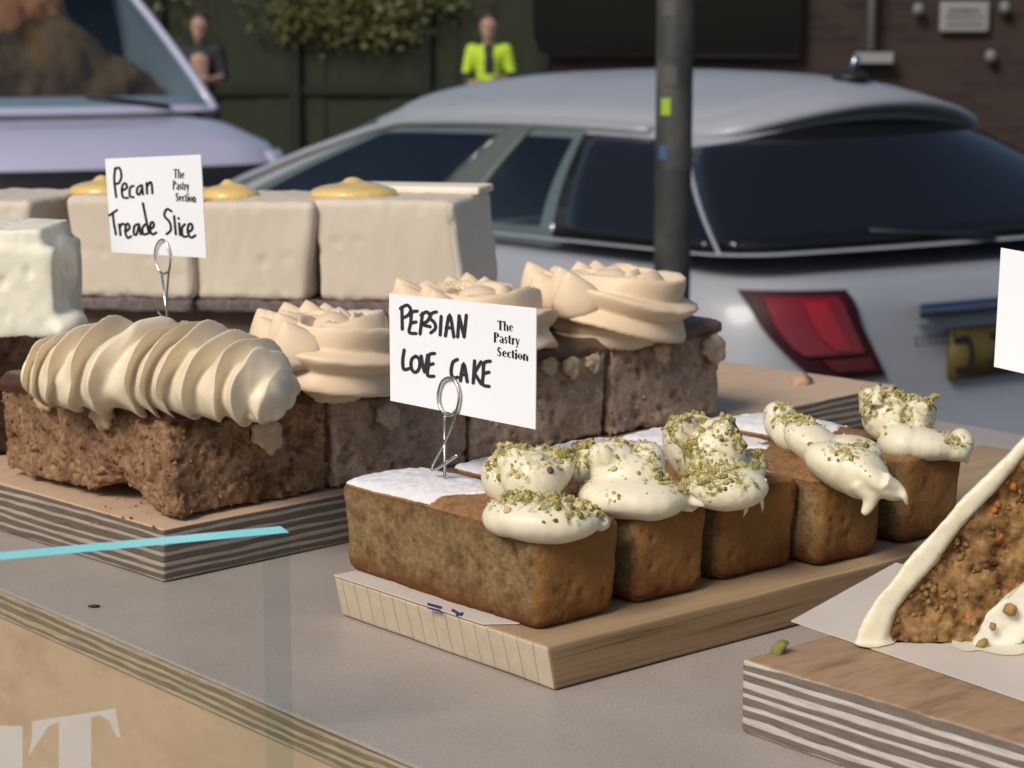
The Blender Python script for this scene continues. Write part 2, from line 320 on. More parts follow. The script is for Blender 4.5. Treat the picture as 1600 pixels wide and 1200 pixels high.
M['vinyl'] = flat('white_vinyl', (.82, .76, .68, 1), .6)
M['silver'] = mat('silver_car_paint', [(.27, .285, .32, 1), (.29, .305, .34, 1)], 2, .42, 0, spec=.4, coat=.25)  # white car; the dimness of its reflection is put into a grey base
M['lav'] = mat('lavender_white_paint', [(.42, .42, .56, 1), (.44, .44, .58, 1)], 2, .3, 0, spec=.5, coat=.5)
M['dglass'] = flat('tinted_glass', (.007, .008, .010, 1), .06, .4)
M['sglass'] = glassmat('side_window_glass', (.62, .70, .67, 1), .16)
M['blackp'] = flat('black_plastic', (.012, .012, .014, 1), .5)
M['pillar'] = flat('grey_green_pillar', (.085, .10, .092, 1), .5)
M['red'] = flat('red_lamp_lens', (.17, .005, .009, 1), .15, .5, coat=.4)
M['reddark'] = flat('dark_lamp_lens', (.030, .005, .007, 1), .5, .2)
M['chrome'] = flat('chrome', (.26, .29, .36, 1), .25, metal=1)
M['plate'] = flat('yellow_plate', (.105, .075, .016, 1), .6)
M['tyre'] = flat('tyre_rubber', (.012, .012, .012, 1), .8)
M['road'] = mat('asphalt', [(.045, .045, .046, 1), (.06, .06, .06, 1)], 30, .9, .4, 200)
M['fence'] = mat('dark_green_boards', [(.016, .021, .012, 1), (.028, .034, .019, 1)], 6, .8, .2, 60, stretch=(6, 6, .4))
M['fence2'] = flat('darker_green_post', (.010, .013, .008, 1), .8)
M['leaf'] = mat('pale_ivy_leaf', [(.07, .08, .025, 1), (.15, .15, .05, 1)], 4, .6, 0)
M['brick'] = None
M['dark'] = flat('dark_shop_glass', (.004, .004, .005, 1), .12, .3)
M['pole'] = mat('weathered_grey_post', [(.022, .022, .023, 1), (.045, .045, .043, 1), (.085, .08, .075, 1)], 9, .6, .2, 60)
M['skin'] = flat('skin', (.33, .20, .15, 1), .6)
M['hivis'] = flat('hi_vis_yellow', (.42, .60, .03, 1), .7)
M['cloth'] = flat('dark_clothing', (.02, .022, .025, 1), .8)
M['hair'] = flat('dark_hair', (.03, .022, .018, 1), .7)
M['brown_cloth'] = mat('brown_cover', [(.10, .045, .022, 1), (.30, .15, .08, 1), (.20, .095, .05, 1)], 7, .9, .6, 20, dist=.02)  # for the mound that stands for bricks reflected in the van's windscreen
def brickmat():
    m = bpy.data.materials.new('dark_brick'); m.use_nodes = True; t = m.node_tree; N = t.nodes; L = t.links; b = N['Principled BSDF']; b.inputs['Roughness'].default_value = .9
    tc = N.new('ShaderNodeTexCoord'); br = N.new('ShaderNodeTexBrick'); br.inputs['Scale'].default_value = 1; br.inputs['Brick Width'].default_value = .225; br.inputs['Row Height'].default_value = .075; br.inputs['Mortar Size'].default_value = .008
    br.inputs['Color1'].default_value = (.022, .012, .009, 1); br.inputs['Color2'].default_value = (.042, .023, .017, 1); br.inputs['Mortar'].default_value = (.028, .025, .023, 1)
    L.new(tc.outputs['UV'], br.inputs[0]); L.new(br.outputs[0], b.inputs['Base Color']); return m
M['brick'] = brickmat()

# ------------------------------------------------------------------ writing: ribbons laid on a plane, drawn in photo pixels or any 2-D frame
def ribbon(pl, wd, rnd=5):
    P = np.array(pl, float); n = len(P); out = []
    if n > 2: P = spline(P, 5); n = len(P)
    T = np.array([P[min(i + 1, n - 1)] - P[max(i - 1, 0)] for i in range(n)]); T /= np.maximum(np.linalg.norm(T, axis=1, keepdims=True), 1e-9)
    Nn = np.stack([-T[:, 1], T[:, 0]], 1) * wd / 2
    v = np.concatenate([P + Nn, P - Nn]); f = [(i, i + 1, n + i + 1, n + i) for i in range(n - 1)]
    out.append((v, f))
    if rnd:
        for e in (P[0], P[-1]):
            out.append((np.array([e + wd / 2 * np.array([math.cos(a), math.sin(a)]) for a in np.linspace(0, 2 * math.pi, 10, endpoint=False)]), [tuple(range(10))]))
    return out
def lay(shapes, place, nrm, lift=.00025):
    """2-D shapes put on a plane; each lifted a hair above the one before."""
    parts = []
    for i, (v, f) in enumerate(shapes):
        parts.append((np.array([place(a, b) for a, b in v]) + np.asarray(nrm) * (lift + i * 3e-6), f))
    return join(parts)
GL = {'T': (.72, [((.35, 0), (.35, 1), .24), ((0, .95), (.7, .95), .1), ((.03, .78), (.03, .95), .06), ((.67, .78), (.67, .95), .06), ((.2, .03), (.5, .03), .06)]),
 'h': (.64, [((.14, 0), (.14, 1), .2), ((.48, 0), (.48, .55), .2), ((.14, .56), (.32, .66), .1), ((.32, .66), (.48, .55), .12)]),
 'e': (.5, [((.13, .14), (.13, .56), .19), ((.13, .56), (.27, .67), .08), ((.27, .67), (.4, .56), .1), ((.4, .56), (.4, .4), .12), ((.4, .38), (.13, .38), .06), ((.13, .14), (.27, .03), .09), ((.27, .03), (.44, .14), .07)]),
 'P': (.62, [((.16, 0), (.16, 1), .22), ((.16, .96), (.42, .96), .08), ((.48, .9), (.48, .58), .22), ((.42, .5), (.16, .5), .08), ((.02, .03), (.32, .03), .06)]),
 'a': (.52, [((.38, 0), (.38, .52), .19), ((.38, .55), (.24, .67), .08), ((.24, .67), (.1, .56), .12), ((.1, .12), (.1, .27), .17), ((.1, .3), (.38, .4), .06), ((.1, .08), (.22, .03), .08), ((.22, .03), (.38, .15), .06)]),
 's': (.42, [((.34, .58), (.2, .66), .1), ((.2, .66), (.1, .52), .15), ((.1, .5), (.32, .22), .2), ((.32, .2), (.18, .03), .13), ((.18, .03), (.05, .12), .08)]),
 't': (.38, [((.17, .08), (.17, .86), .19), ((.03, .63), (.34, .63), .07), ((.17, .08), (.34, .06), .09)]),
 'r': (.42, [((.14, 0), (.14, .66), .2), ((.16, .52), (.36, .6), .15)]),
 'y': (.48, [((.08, .66), (.24, .04), .18), ((.42, .66), (.22, -.12), .07), ((.22, -.12), (.08, -.24), .12)]),
 'S': (.58, [((.48, .78), (.3, .96), .1), ((.3, .96), (.12, .76), .18), ((.12, .72), (.46, .3), .23), ((.46, .26), (.28, .03), .16), ((.28, .03), (.06, .22), .08)]),
 'c': (.46, [((.13, .14), (.13, .54), .19), ((.13, .54), (.26, .66), .08), ((.26, .66), (.4, .54), .11), ((.13, .14), (.26, .03), .09), ((.26, .03), (.42, .14), .07)]),
 'i': (.28, [((.13, 0), (.13, .66), .2), ((.13, .82), (.13, .98), .2)]),
 'o': (.54, [((.12, .18), (.12, .5), .18), ((.42, .18), (.42, .5), .18), ((.12, .52), (.27, .66), .08), ((.27, .66), (.42, .52), .08), ((.12, .16), (.27, .03), .08), ((.27, .03), (.42, .16), .08)]),
 'n': (.62, [((.14, 0), (.14, .66), .2), ((.47, 0), (.47, .5), .2), ((.14, .56), (.31, .66), .1), ((.31, .66), (.47, .5), .12)])}
def serif(word, x0, x1, yb0, yb1, cap):
    """word set from x0 to x1 with its baseline from yb0 to yb1 and capitals cap tall (pixel frame, y down)."""
    tot = sum(GL[c][0] for c in word); out = []; x = 0; k = (x1 - x0) / tot
    for c in word:
        for a, b, wd in GL[c][1]:
            pts = []
            for q in (a, b):
                px = x0 + (x + q[0]) * k; pts.append((px, yb0 + (yb1 - yb0) * (px - x0) / (x1 - x0) - q[1] * cap))
            vert = abs(a[0] - b[0]) < .05
            out += ribbon(pts, wd * (k if vert else .75 * cap), 0)
        x += GL[c][0]
    return out

# ================================================================== STREET REFLECTION, BUILT AS SOLID THINGS BEYOND THE COUNTER
g = street(0, 0); X = 40
struct('road', [(g[0] - X, g[1] - X, ROAD), (g[0] + X, g[1] - X, ROAD), (g[0] + X, g[1] + X, ROAD), (g[0] - X, g[1] + X, ROAD)], [(0, 1, 2, 3)], M['road'])
pv = np.array([street(-12, 12.6), street(12, 12.6), street(12, 30), street(-12, 30)])
v, f = prism(pv, (0, 0, .12)); struct('pavement', v, f, mat('paving', [(.10, .095, .09, 1), (.14, .13, .12, 1)], 3, .9, .2, 60))
def sbox(X0, X1, D0, D1, z0, z1): return box((X0, D0, z0), (X1, D1, z1), [cr, fh, UP], street(0, 0))

# reflected dark board fence with ivy
FD = 24.0
fe = thing('fence', 'dark green fence of upright boards far behind the parked cars', 'fence', street(-3, FD, .12))  # part of the street reflection, built solid
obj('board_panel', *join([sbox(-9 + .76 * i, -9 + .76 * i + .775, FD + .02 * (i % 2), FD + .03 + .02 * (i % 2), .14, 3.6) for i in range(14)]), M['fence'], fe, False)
for x in (-6.3, -4.1, -2.55, -1.05, .3): obj('post', *sbox(x, x + .12, FD - .09, FD - .002, .12, 3.65), M['fence2'], fe, False)
obj('rail', *sbox(-9, 1.5, FD - .045, FD - .003, 1.0, 1.1), M['fence2'], fe, False)
lv = []
for cx, cz, n, s in ((-1.9, 1.98, 900, .34), (-2.4, 1.80, 260, .22), (-1.5, 1.72, 260, .2), (-4.6, 2.0, 300, .45), (-.9, 2.05, 160, .2)):
    for _ in range(n):
        p = street(cx + RNG.normal() * s * 1.3, FD - .15 + RNG.normal() * .08, cz + RNG.normal() * s * .5); a, b = RNG.normal(size=3), RNG.normal(size=3); a /= np.linalg.norm(a); b -= a * (a @ b); b /= np.linalg.norm(b); q = .03 + .03 * RNG.random()
        lv.append((np.array([p - a * q, p - b * q * .5, p + a * q, p + b * q * .5]), [(0, 1, 2, 3)]))
tag(obj('ivy', *join(lv), M['leaf'], None, False), 'reflected pale leaves of a climbing plant hanging over the dark green fence', 'climbing plant')

# reflected brick building with dark shop window
bd = thing('brick_building', 'dark brick building with a big black window behind the car roof', 'building', street(3.5, 14, .12))  # part of the street reflection, built solid
def wall(X0, X1, z0, z1, D):
    v = np.array([street(X0, D, z0), street(X1, D, z0), street(X1, D, z1), street(X0, D, z1)]); return v
def uvwall(name, rects, D, m, par, thick=.25):
    V, Fs = join([prism(wall(*r, D), fh * thick) for r in rects]); o = obj(name, V, Fs, m, par, False)
    uv = o.data.uv_layers.new(name='UVMap'); base = street(0, 0)
    for lp in o.data.loops:
        p = V[lp.vertex_index] - base; uv.data[lp.index].uv = (p @ cr + .3 * (p @ fh), p[2])
    return o
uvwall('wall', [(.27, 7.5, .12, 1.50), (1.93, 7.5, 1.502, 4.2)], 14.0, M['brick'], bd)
wp = [(.14, 3.6), (.14, 1.62), (.17, 1.54), (.25, 1.505), (1.92, 1.505), (1.92, 3.6)]
v, f = prism([street(a, 13.9, b) for a, b in wp], fh * .3); obj('window', v, f, M['dark'], bd, False)
v, f = tube([street(2.38, 13.9, 1.55), street(2.38, 13.9, 3.5)], .03); dpv = v; obj('drainpipe', v, f, flat('pale_pipe', (.22, .21, .20, 1)), bd)
obj('pipe_bracket', *sbox(2.28, 2.52, 13.86, 13.995, 1.46, 1.53), flat('pale_bracket', (.26, .26, .25, 1)), bd, False)
for px, py in ((1435, 15), (1548, 88), (1570, 12)):
    p = atd(px, py, 13.93); obj('wall_fixing', *sphere(p, (.04, .04, .045)), flat('grey_fixing', (.16, .16, .15, 1)), bd)
sg = thing('wall_sign', 'small white rectangular sign with grey writing fixed on the dark bricks', 'sign', atd(1507, 27, 13.95))  # part of the street reflection, built solid
v, f, n = roundbox((.165, .02, .1), .018, .05); obj('sign_board', atd(1507, 27, 13.96) + v @ np.array([cr, fh, UP]), f, flat('sign_white', (.24, .24, .23, 1), .6), sg)
for y, a, b in ((16, 1483, 1530), (26, 1478, 1536), (37, 1480, 1534)):
    x = a; sh = []
    while x < b: wd = random.choice((4, 6, 9)); sh += ribbon([(x, y), (min(b, x + wd), y)], 3.5 if y > 20 else 6, 0); x += wd + 2
    obj('lettering', *lay(sh, lambda a, b: on_plane(a, b, atd(1507, 27, 13.935), fh), -fh, .001), flat('sign_grey', (.10, .105, .11, 1)), sg, False)

# cars -------------------------------------------------------------
def rrect(s0, s1, hw, rc, q):
    """half outline, q in 0..3: 0-1 rear centre to corner end, 1-2 along the side, 2-3 front to centre. Left side has t<0."""
    if q <= 1: 
        # rear: centre -> start of corner -> round the corner
        if q < .6: return s0, -(hw - rc) * q / .6
        a = (q - .6) / .4 * math.pi / 2; return s0 + rc - rc * math.cos(a), -(hw - rc) - rc * math.sin(a)
    if q <= 2: return s0 + rc + (s1 - s0 - 2 * rc) * (q - 1), -hw
    if q < 2.4: a = (q - 2) / .4 * math.pi / 2; return s1 - rc + rc * math.sin(a), -(hw - rc) - rc * math.cos(a)
    return s1, -(hw - rc) * (3 - q) / .6
def lerp(tab, z):
    return float(np.interp(z, [a for a, b in tab], [b for a, b in tab]))
class Car:
    def __init__(s, org, hd, P): s.o = np.array(org); s.h = np.array(hd); s.w = np.array([hd[1], -hd[0], 0]); s.P = P
    def pt(s, a, t, z): return s.o + s.h * a + s.w * t + UP * z
    def low(s, q, z, off=0):
        P = s.P; sg = 1
        if q < 0: q = -q; sg = -1
        hw = lerp(P['hw'], z) + off; a, t = rrect(lerp(P['rear'], z) - off, lerp(P['front'], z) + off, hw, P['rc'], q)
        bul = .07 * (1 - (t / hw) ** 2)
        if q < 1: a -= bul * (1 if q < .6 else 1)
        if q > 2: a += P.get('nose', .1) * (1 - (t / hw) ** 2)
        return s.pt(a, sg * t, z)
    def top(s, q, k, off=0):
        P = s.P; sg = 1
        if q < 0: q = -q; sg = -1
        b = P['belt']; rf = P['roof']
        a0, t0 = rrect(b[0] - off, b[1] + off, b[2] + off, .14, q); a1, t1 = rrect(rf[0] - off, rf[1] + off, rf[2] + off, .16, q)
        if q < 1: a0 -= .06 * (1 - (t0 / b[2]) ** 2); a1 -= .10 * (1 - (t1 / rf[2]) ** 2)
        if q > 2: a0 += .12 * (1 - (t0 / b[2]) ** 2); a1 += .08 * (1 - (t1 / rf[2]) ** 2)
        t1 *= s.rw(a1) / rf[2]
        a = a0 + (a1 - a0) * k; t = (t0 + (t1 - t0) * k) * (1 + .035 * math.sin(math.pi * k))
        zb = b[3] + P.get('beltrise', 0) * (1 - a / 3.0); zr = s.zr(a1, t1)
        return s.pt(a, sg * t, zb + (zr - zb) * k)
    def rw(s, a):
        rf = s.P['roof']; return float(np.interp(a, [rf[0], rf[0] + 1.0], [s.P.get('rhw', rf[2]), rf[2]]))
    def zr(s, a, t):
        P = s.P; rf = P['roof']; return rf[3] - P['drop'] * ((a - rf[4]) / 1.3) ** 2 + P.get('crown', .05) * (1 - min(1, (t / s.rw(a)) ** 2))
    def grid(s, fn, qs, ks, off=0, close=False): 
        V = np.array([fn(q, k, off) for k in ks for q in qs]); return V, grid_faces(len(ks), len(qs))
    def patch(s, fn, qs, ks, off=.008):
        V, f = s.grid(fn, qs, ks, off); V2, _ = s.grid(fn, qs, ks, -.004); n = len(V); nq, nk = len(qs), len(ks)
        bd = [j for j in range(nq)] + [i * nq + nq - 1 for i in range(1, nk)] + [(nk - 1) * nq + j for j in range(nq - 2, -1, -1)] + [i * nq for i in range(nk - 2, 0, -1)]
        f = f + [(bd[i], bd[(i + 1) % len(bd)], n + bd[(i + 1) % len(bd)], n + bd[i]) for i in range(len(bd))]
        return np.concatenate([V, V2]), f
    def body(s, root, paint, holes=None):
        P = s.P; qs = np.concatenate([np.linspace(-3, -2, 13), np.linspace(-1.9, -1, 12)[:], np.linspace(-.93, .93, 27), np.linspace(1, 1.9, 12), np.linspace(2, 3, 13)])
        zs = np.linspace(P['z0'], P['shoulder'], 14); V, f = s.grid(s.low, qs, zs)
        # shoulder and bonnet: shrink the top outline towards the middle
        nq = len(qs); rim = V[-nq:]; mid = rim.mean(0); rings = [V]
        for k, dz in ((.97, .015), (.85, .03), (.6, .045), (.3, .055), (.02, .058)): rings.append(mid + (rim - mid) * k + UP * dz)
        V = np.concatenate(rings); f = grid_faces(len(zs) + 5, nq)
        obj('body', V, f, paint, root)
        ks = np.linspace(0, 1, 12); V, f = s.grid(s.top, qs, ks)
        if holes: f = [q for i, q in enumerate(f) if not holes(qs[i % (nq - 1)], ks[i // (nq - 1)])]
        rim = np.array([s.top(q, 1) for q in qs]); b = len(V); rings = [V]
        axis0 = (s.P['roof'][0] + s.P['roof'][1]) / 2
        for k, dz in ((.985, .008), (.93, .016), (.85, .018), (.7, .020), (.5, .022), (.3, .022), (.02, .022)):
            c = s.pt(axis0, 0, 0); r2 = rim.copy(); d = rim - c; al = d @ s.h; tt = d @ s.w
            r2 = np.array([s.pt(axis0 + al[i] * (.3 + .7 * k), tt[i] * k, 0) for i in range(nq)]); 
            for i in range(nq): r2[i][2] = ROAD + s.zr(axis0 + al[i] * (.3 + .7 * k), tt[i] * k) + dz
            rings.append(r2)
        Vr = np.concatenate([V[-nq:]] + rings[1:]); fr = grid_faces(8, nq)
        obj('cabin', V, f, paint, root); obj('roof', Vr, fr, paint, root)
HDG = R(55); hd = -math.cos(HDG) * cr + math.sin(HDG) * fh; wv = math.sin(HDG) * cr + math.cos(HDG) * fh
rc = street(.575 + .82 * math.sin(HDG), 4.62 + .82 * math.cos(HDG))
P = dict(hw=[(.2, .80), (.45, .85), (.8, .86), (.95, .84), (1.05, .80)], rear=[(.2, .10), (.45, -.04), (.62, -.03), (.70, .02), (1.0, .06), (1.06, .10)], front=[(.2, 3.75), (.5, 3.9), (.75, 3.86), (1.0, 3.6)], rc=.3, z0=.2, shoulder=1.04,
         belt=(.14, 3.0, .80, 1.06), roof=(.66, 2.05, .59, 1.40, 1.25), rhw=.47, drop=.085, crown=.10, beltrise=.05)
car = thing('parked_car', 'silver hatchback seen from its rear corner with a red tail lamp and dark rear window', 'car', rc, 'cars parked along the street')  # reflected white car, built solid; its grey carries the reflection's dimness
k = Car(rc, hd, P); k.body(car, M['silver'], lambda q, kk: 1.19 < abs(q) < 1.86 and .05 < kk < .80)
def lin(a, b, n): return np.linspace(a, b, n)
obj('rear_window', *k.patch(k.top, lin(-.86, .86, 24), lin(.03, .80, 8)), M['dglass'], car)
for s_ in (-1, 1):
    obj('quarter_window', *k.patch(k.top, s_ * lin(.88, 1.22, 8), lin(.03, .86, 8)), M['dglass'], car)
    obj('side_window', *k.patch(k.top, s_ * lin(1.215, 1.40, 12), lin(.03, .88, 8)), M['sglass'], car)
    obj('door_pillar', *k.patch(k.top, s_ * lin(1.39, 1.475, 6), lin(.0, .92, 8), .012), M['pillar'], car)
    obj('side_window', *k.patch(k.top, s_ * lin(1.46, 1.93, 12), lin(.03, .88, 8)), M['sglass'], car)
    v, f = tube([k.top(s_ * q, kk, .012) for q, kk in [(2.06, .0), (2.03, .3), (2.0, .6), (1.97, .85)] + [(q, .93) for q in lin(1.92, 1.02, 16)]], .014, 6)
    obj('window_trim', v, f, M['silver'], car)
obj('windscreen', *k.patch(k.top, lin(2.12, 3.0, 16), lin(.06, .92, 6)), M['dglass'], car)
trim = flat('cabin_lining', (.022, .022, .024, 1), .9); seatm = mat('grey_seat_cloth', [(.06, .06, .065, 1), (.09, .088, .09, 1)], 30, .9, .2, 80)
V = np.array([k.pt(a_, t_, .92) for a_, t_ in ((.25, -.66), (2.6, -.66), (2.6, .66), (.25, .66))]); obj('cabin_floor', V, [(0, 1, 2, 3)], trim, car, False)
for a_, t_ in ((1.62, -.36), (1.62, .36), (.86, -.36), (.86, .36)):
    v, f, n = roundbox((.07, .23, .24), .06, .05); st = obj('seat', k.pt(a_, t_, 1.02) + v @ np.array([hd, wv, UP + hd * -.25]), f, seatm, car)
    v, f, n = roundbox((.045, .12, .075), .04, .03); obj('headrest', k.pt(a_ - .09, t_, 1.31) + v @ np.array([hd, wv, UP]), f, seatm, st)
    obj('headrest_stem', *tube([k.pt(a_ - .07, t_, 1.15), k.pt(a_ - .09, t_, 1.28)], .012, 6), M['chrome'], st)
u = np.linspace(0, 2 * math.pi, 24, endpoint=False); obj('steering_wheel', *tube([k.pt(2.12 - .05 * math.sin(x), .36 + .18 * math.cos(x), 1.08 + .17 * math.sin(x)) for x in u], .016, 6, True), M['blackp'], car)
# spoiler lip above the rear window
sp = [k.top(q, .99, .012) for q in lin(-.95, .95, 25)]; sp2 = [k.top(q, .97, .03 + .10 * (1 - (q / .95) ** 2)) for q in lin(-.95, .95, 25)]
V = np.array([p + UP * .012 for p in sp] + sp2 + [p - UP * .022 for p in sp2] + [p - UP * .05 for p in sp]); obj('spoiler', V, grid_faces(4, 25), M['silver'], car)
def lampgrid(s_, mask0, mask1, z0, z1, off):
    """tail lamp wrapping from the rear face round the corner, its outer end swept forward at the top."""
    V = []; nz, nq = 9, 16
    for i in range(nz):
        u = i / (nz - 1); z = z0 + (z1 - z0) * u
        qa = mask0[0] + (mask0[1] - mask0[0]) * u; qb = mask1[0] + (mask1[1] - mask1[0]) * u ** .7
        for j in range(nq): V.append(k.low(s_ * (qa + (qb - qa) * j / (nq - 1)), z, off))
    return np.array(V), grid_faces(nz, nq)
for s_ in (-1, 1):
    a = obj('tail_lamp', *lampgrid(s_, (.49, .625), (.66, .835), .825, 1.03, .012), M['reddark'], car)
    obj('lamp_lens', *lampgrid(s_, (.56, .645), (.70, .79), .885, 1.018, .02), M['red'], a)
    obj('lamp_lens', *lampgrid(s_, (.60, .67), (.635, .715), .895, 1.008, .024), flat('bright_lens', (.30, .010, .016, 1), .15, coat=.4), a)
    obj('lamp_lens', *lampgrid(s_, (.525, .545), (.63, .665), .845, .875, .02), flat('dim_lens', (.09, .008, .01, 1), .2), a)
bar = [k.low(q, z, o) for z, o in ((.985, .01), (.99, .05), (.96, .055), (.95, .01)) for q in lin(-.40, .40, 17)]
obj('boot_handle', np.array(bar), grid_faces(4, 17), M['chrome'], car)
npl = obj('number_plate', *k.patch(k.low, lin(-.285, .285, 8), lin(.80, .92, 3), .02), M['plate'], car)
pn = -hd
GP = [[[(-.03, .035), (.01, .038), (.02, .0), (.01, -.038), (-.03, -.035)]], [[(-.025, .037), (.025, .037), (-.025, -.037), (.025, -.037)]], [[(.02, .037), (-.02, .01), (-.02, -.03), (.02, -.037)]], [[(-.02, -.037), (-.02, .037), (.02, .037), (.02, 0), (-.02, 0)]], [[(-.02, .037), (.0, -.037), (.02, .037)]]]
for gi, gl in enumerate(GP):
    cx_ = -.20 + .10 * gi; sh = []
    for pl in gl:
        for a_, b_ in zip(pl[:-1], pl[1:]): sh += ribbon([a_, b_], .013, 0)
    obj('plate_character', *lay(sh, lambda a, b: k.low(-(cx_ + a) * 1.18, .86 + b, .024), pn, .002), M['ink'], npl, False)
sh = []
for i in range(7):
    x0 = -.40 + .021 * i
    for pl in ([(x0, -.010), (x0, .010)], [(x0, .010), (x0 + .010, .010)], [(x0, -.010), (x0 + .010, -.010)]): sh += ribbon(pl, .004, 0)
obj('badge', *lay(sh, lambda a, b: k.low(-a, .90 + b, .02), pn, .003), M['blackp'], car, False)
ae = obj('aerial', *sphere(k.pt(.62, .02, 1.505), (.05, .05, .022), [hd, wv, UP]), M['blackp'], car)
obj('aerial_mast', *tube([k.pt(.62, .02, 1.51), k.pt(.60, .02, 1.56)], .012), M['chrome'], ae)
v, f = tube([k.top(0, .03, .02), k.top(.35, .12, .02)], .008, 6); obj('rear_wiper', v, f, M['blackp'], car)
obj('boot_seam', *tube([k.low(-.80, 1.045, .004), k.low(-.765, 1.01, .004), k.low(-.73, .99, .004)], .004, 5), M['blackp'], car)
for a_ in (.68, 3.15):
    for s_ in (-1, 1):
        u = np.linspace(0, 2 * math.pi, 28, endpoint=False); ring = []
        for t, r_ in ((.70, .2), (.70, .31), (.86, .31), (.865, .22)):
            ring += [k.pt(a_ + r_ * math.cos(x), s_ * t, .31 + r_ * math.sin(x)) for x in u]
        wh = obj('wheel', np.array(ring), grid_faces(4, 28, True), M['tyre'], car)
        rm = [k.pt(a_ + r_ * math.cos(x), s_ * t, .31 + r_ * math.sin(x)) for t, r_ in ((.862, .22), (.84, .19), (.85, .01)) for x in u]
        obj('rim', np.array(rm), grid_faces(3, 28, True), M['chrome'], wh)

# the reflected pale van at the left
h2 = R(-60); hv = math.cos(h2) * cr + math.sin(h2) * fh
P2 = dict(hw=[(.2, .88), (.6, .95), (.95, .95), (1.08, .92), (1.15, .87), (1.2, .78)], rear=[(.2, 0), (1.25, .1)], front=[(.2, 4.3), (.6, 4.45), (.9, 4.42), (1.05, 4.34), (1.13, 4.22), (1.19, 4.0)], rc=.34, z0=.2, shoulder=1.19, nose=.16,
          belt=(.15, 3.5, .84, 1.25), roof=(.3, 2.25, .66, 2.1, 1.4), drop=.04)
vo = street(-3.98, 13.35)
van = thing('parked_van', 'pale lavender van facing the window with a sloping bonnet and large windscreen', 'van', vo, 'cars parked along the street')  # part of the street reflection, built solid
kv = Car(vo, hv, P2)
kv.body(van, M['lav'], lambda q, kk: abs(q) > 2.05 and .03 < kk < .9)
ws = kv.grid(kv.top, np.concatenate([lin(2.08, 3, 12), lin(-3, -2.08, 12)]), lin(.04, .97, 8), .006)
obj('windscreen', *ws, glassmat('windscreen_glass', (.62, .74, .72, 1), .10), van)
obj('dashboard', *join([(np.array([kv.pt(3.45, -.75, 1.20), kv.pt(3.45, .75, 1.20), kv.pt(2.2, .75, 1.23), kv.pt(2.2, -.75, 1.23)]), [(0, 1, 2, 3)]), (np.array([kv.pt(2.2, -.8, 1.1), kv.pt(2.2, .8, 1.1), kv.pt(2.2, .72, 1.95), kv.pt(2.2, -.72, 1.95)]), [(0, 1, 2, 3)])]), flat('cabin_dark', (.02, .028, .028, 1), .9), van, False)
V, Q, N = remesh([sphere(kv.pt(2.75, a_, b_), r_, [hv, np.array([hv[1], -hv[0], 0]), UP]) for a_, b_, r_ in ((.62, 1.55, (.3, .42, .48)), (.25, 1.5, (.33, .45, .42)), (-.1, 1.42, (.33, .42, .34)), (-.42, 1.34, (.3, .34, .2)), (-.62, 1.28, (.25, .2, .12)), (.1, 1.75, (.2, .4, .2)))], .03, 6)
V = V + N * (.03 * fbm(V * 9, 3))[:, None]; obj('seat_cover', V, Q, M['brown_cloth'], van)  # brown mound added to stand for bricks reflected in the windscreen
obj('grille', *kv.patch(kv.low, lin(2.3, 3.0, 14), lin(.82, 1.03, 4), .01), M['blackp'], van); obj('grille', *kv.patch(kv.low, lin(-3.0, -2.3, 14), lin(.82, 1.03, 4), .01), M['blackp'], van)
for s_ in (-1, 1): obj('headlight', *kv.patch(kv.low, s_ * lin(2.0, 2.28, 8), lin(.84, 1.08, 5), .014), flat('lamp_glass', (.45, .45, .55, 1), .1), van)
for s_ in (-1, 1):
    v, f = tube([kv.top(s_ * 2.1, q, .012) for q in lin(0, 1, 8)], .03, 6); obj('windscreen_pillar', v, f, M['lav'], van)
obj('wiper', *tube([kv.top(2.55, .03, .03), kv.top(2.9, .10, .03)], .012, 5), M['blackp'], van)
for a_ in (.8, 3.5):
    for s_ in (-1, 1):
        u = np.linspace(0, 2 * math.pi, 24, endpoint=False)
        ring = [kv.pt(a_ + r_ * math.cos(x), s_ * t, .33 + r_ * math.sin(x)) for t, r_ in ((.78, .1), (.78, .33), (.96, .33), (.965, .05)) for x in u]
        obj('wheel', np.array(ring), grid_faces(4, 24, True), M['tyre'], van)

# street post with stickers
pp = street(.312, 4.02); post = thing('street_post', 'grey round street post with torn stickers standing beside the silver car', 'post', pp)  # part of the street reflection, built solid; the car beside it is white
obj('pole', *tube([pp, pp + UP * 1.2, pp + UP * 3.4], .0355, 24), M['pole'], post)
def sticker(px, py, wpx, hpx, m):
    base = atd(px, py, 4.02); V = []; zz = base[2]; hh = hpx / F * 4.02 / 2; ang0 = math.asin(max(-.95, min(.95, (px - 1051) / 29))); da = wpx / 29 / 2
    for i in range(5):
        for j in range(9):
            a = ang0 - da + 2 * da * j / 8
            V.append(np.array([pp[0], pp[1], zz - hh + 2 * hh * i / 4]) + .0365 * (cr * math.sin(a) - fh * math.cos(a)))
    obj('sticker', np.array(V), grid_faces(5, 9), m, post)
pale = flat('pale_sticker', (.16, .155, .15, 1)); pale2 = flat('grey_sticker', (.085, .082, .08, 1))
sticker(1036, 166, 16, 26, flat('lime_sticker', (.28, .46, .03, 1))); sticker(1033, 237, 14, 22, flat('blue_sticker', (.05, .10, .22, 1)))
sticker(1042, 118, 22, 30, pale2); sticker(1040, 15, 24, 20, pale2)

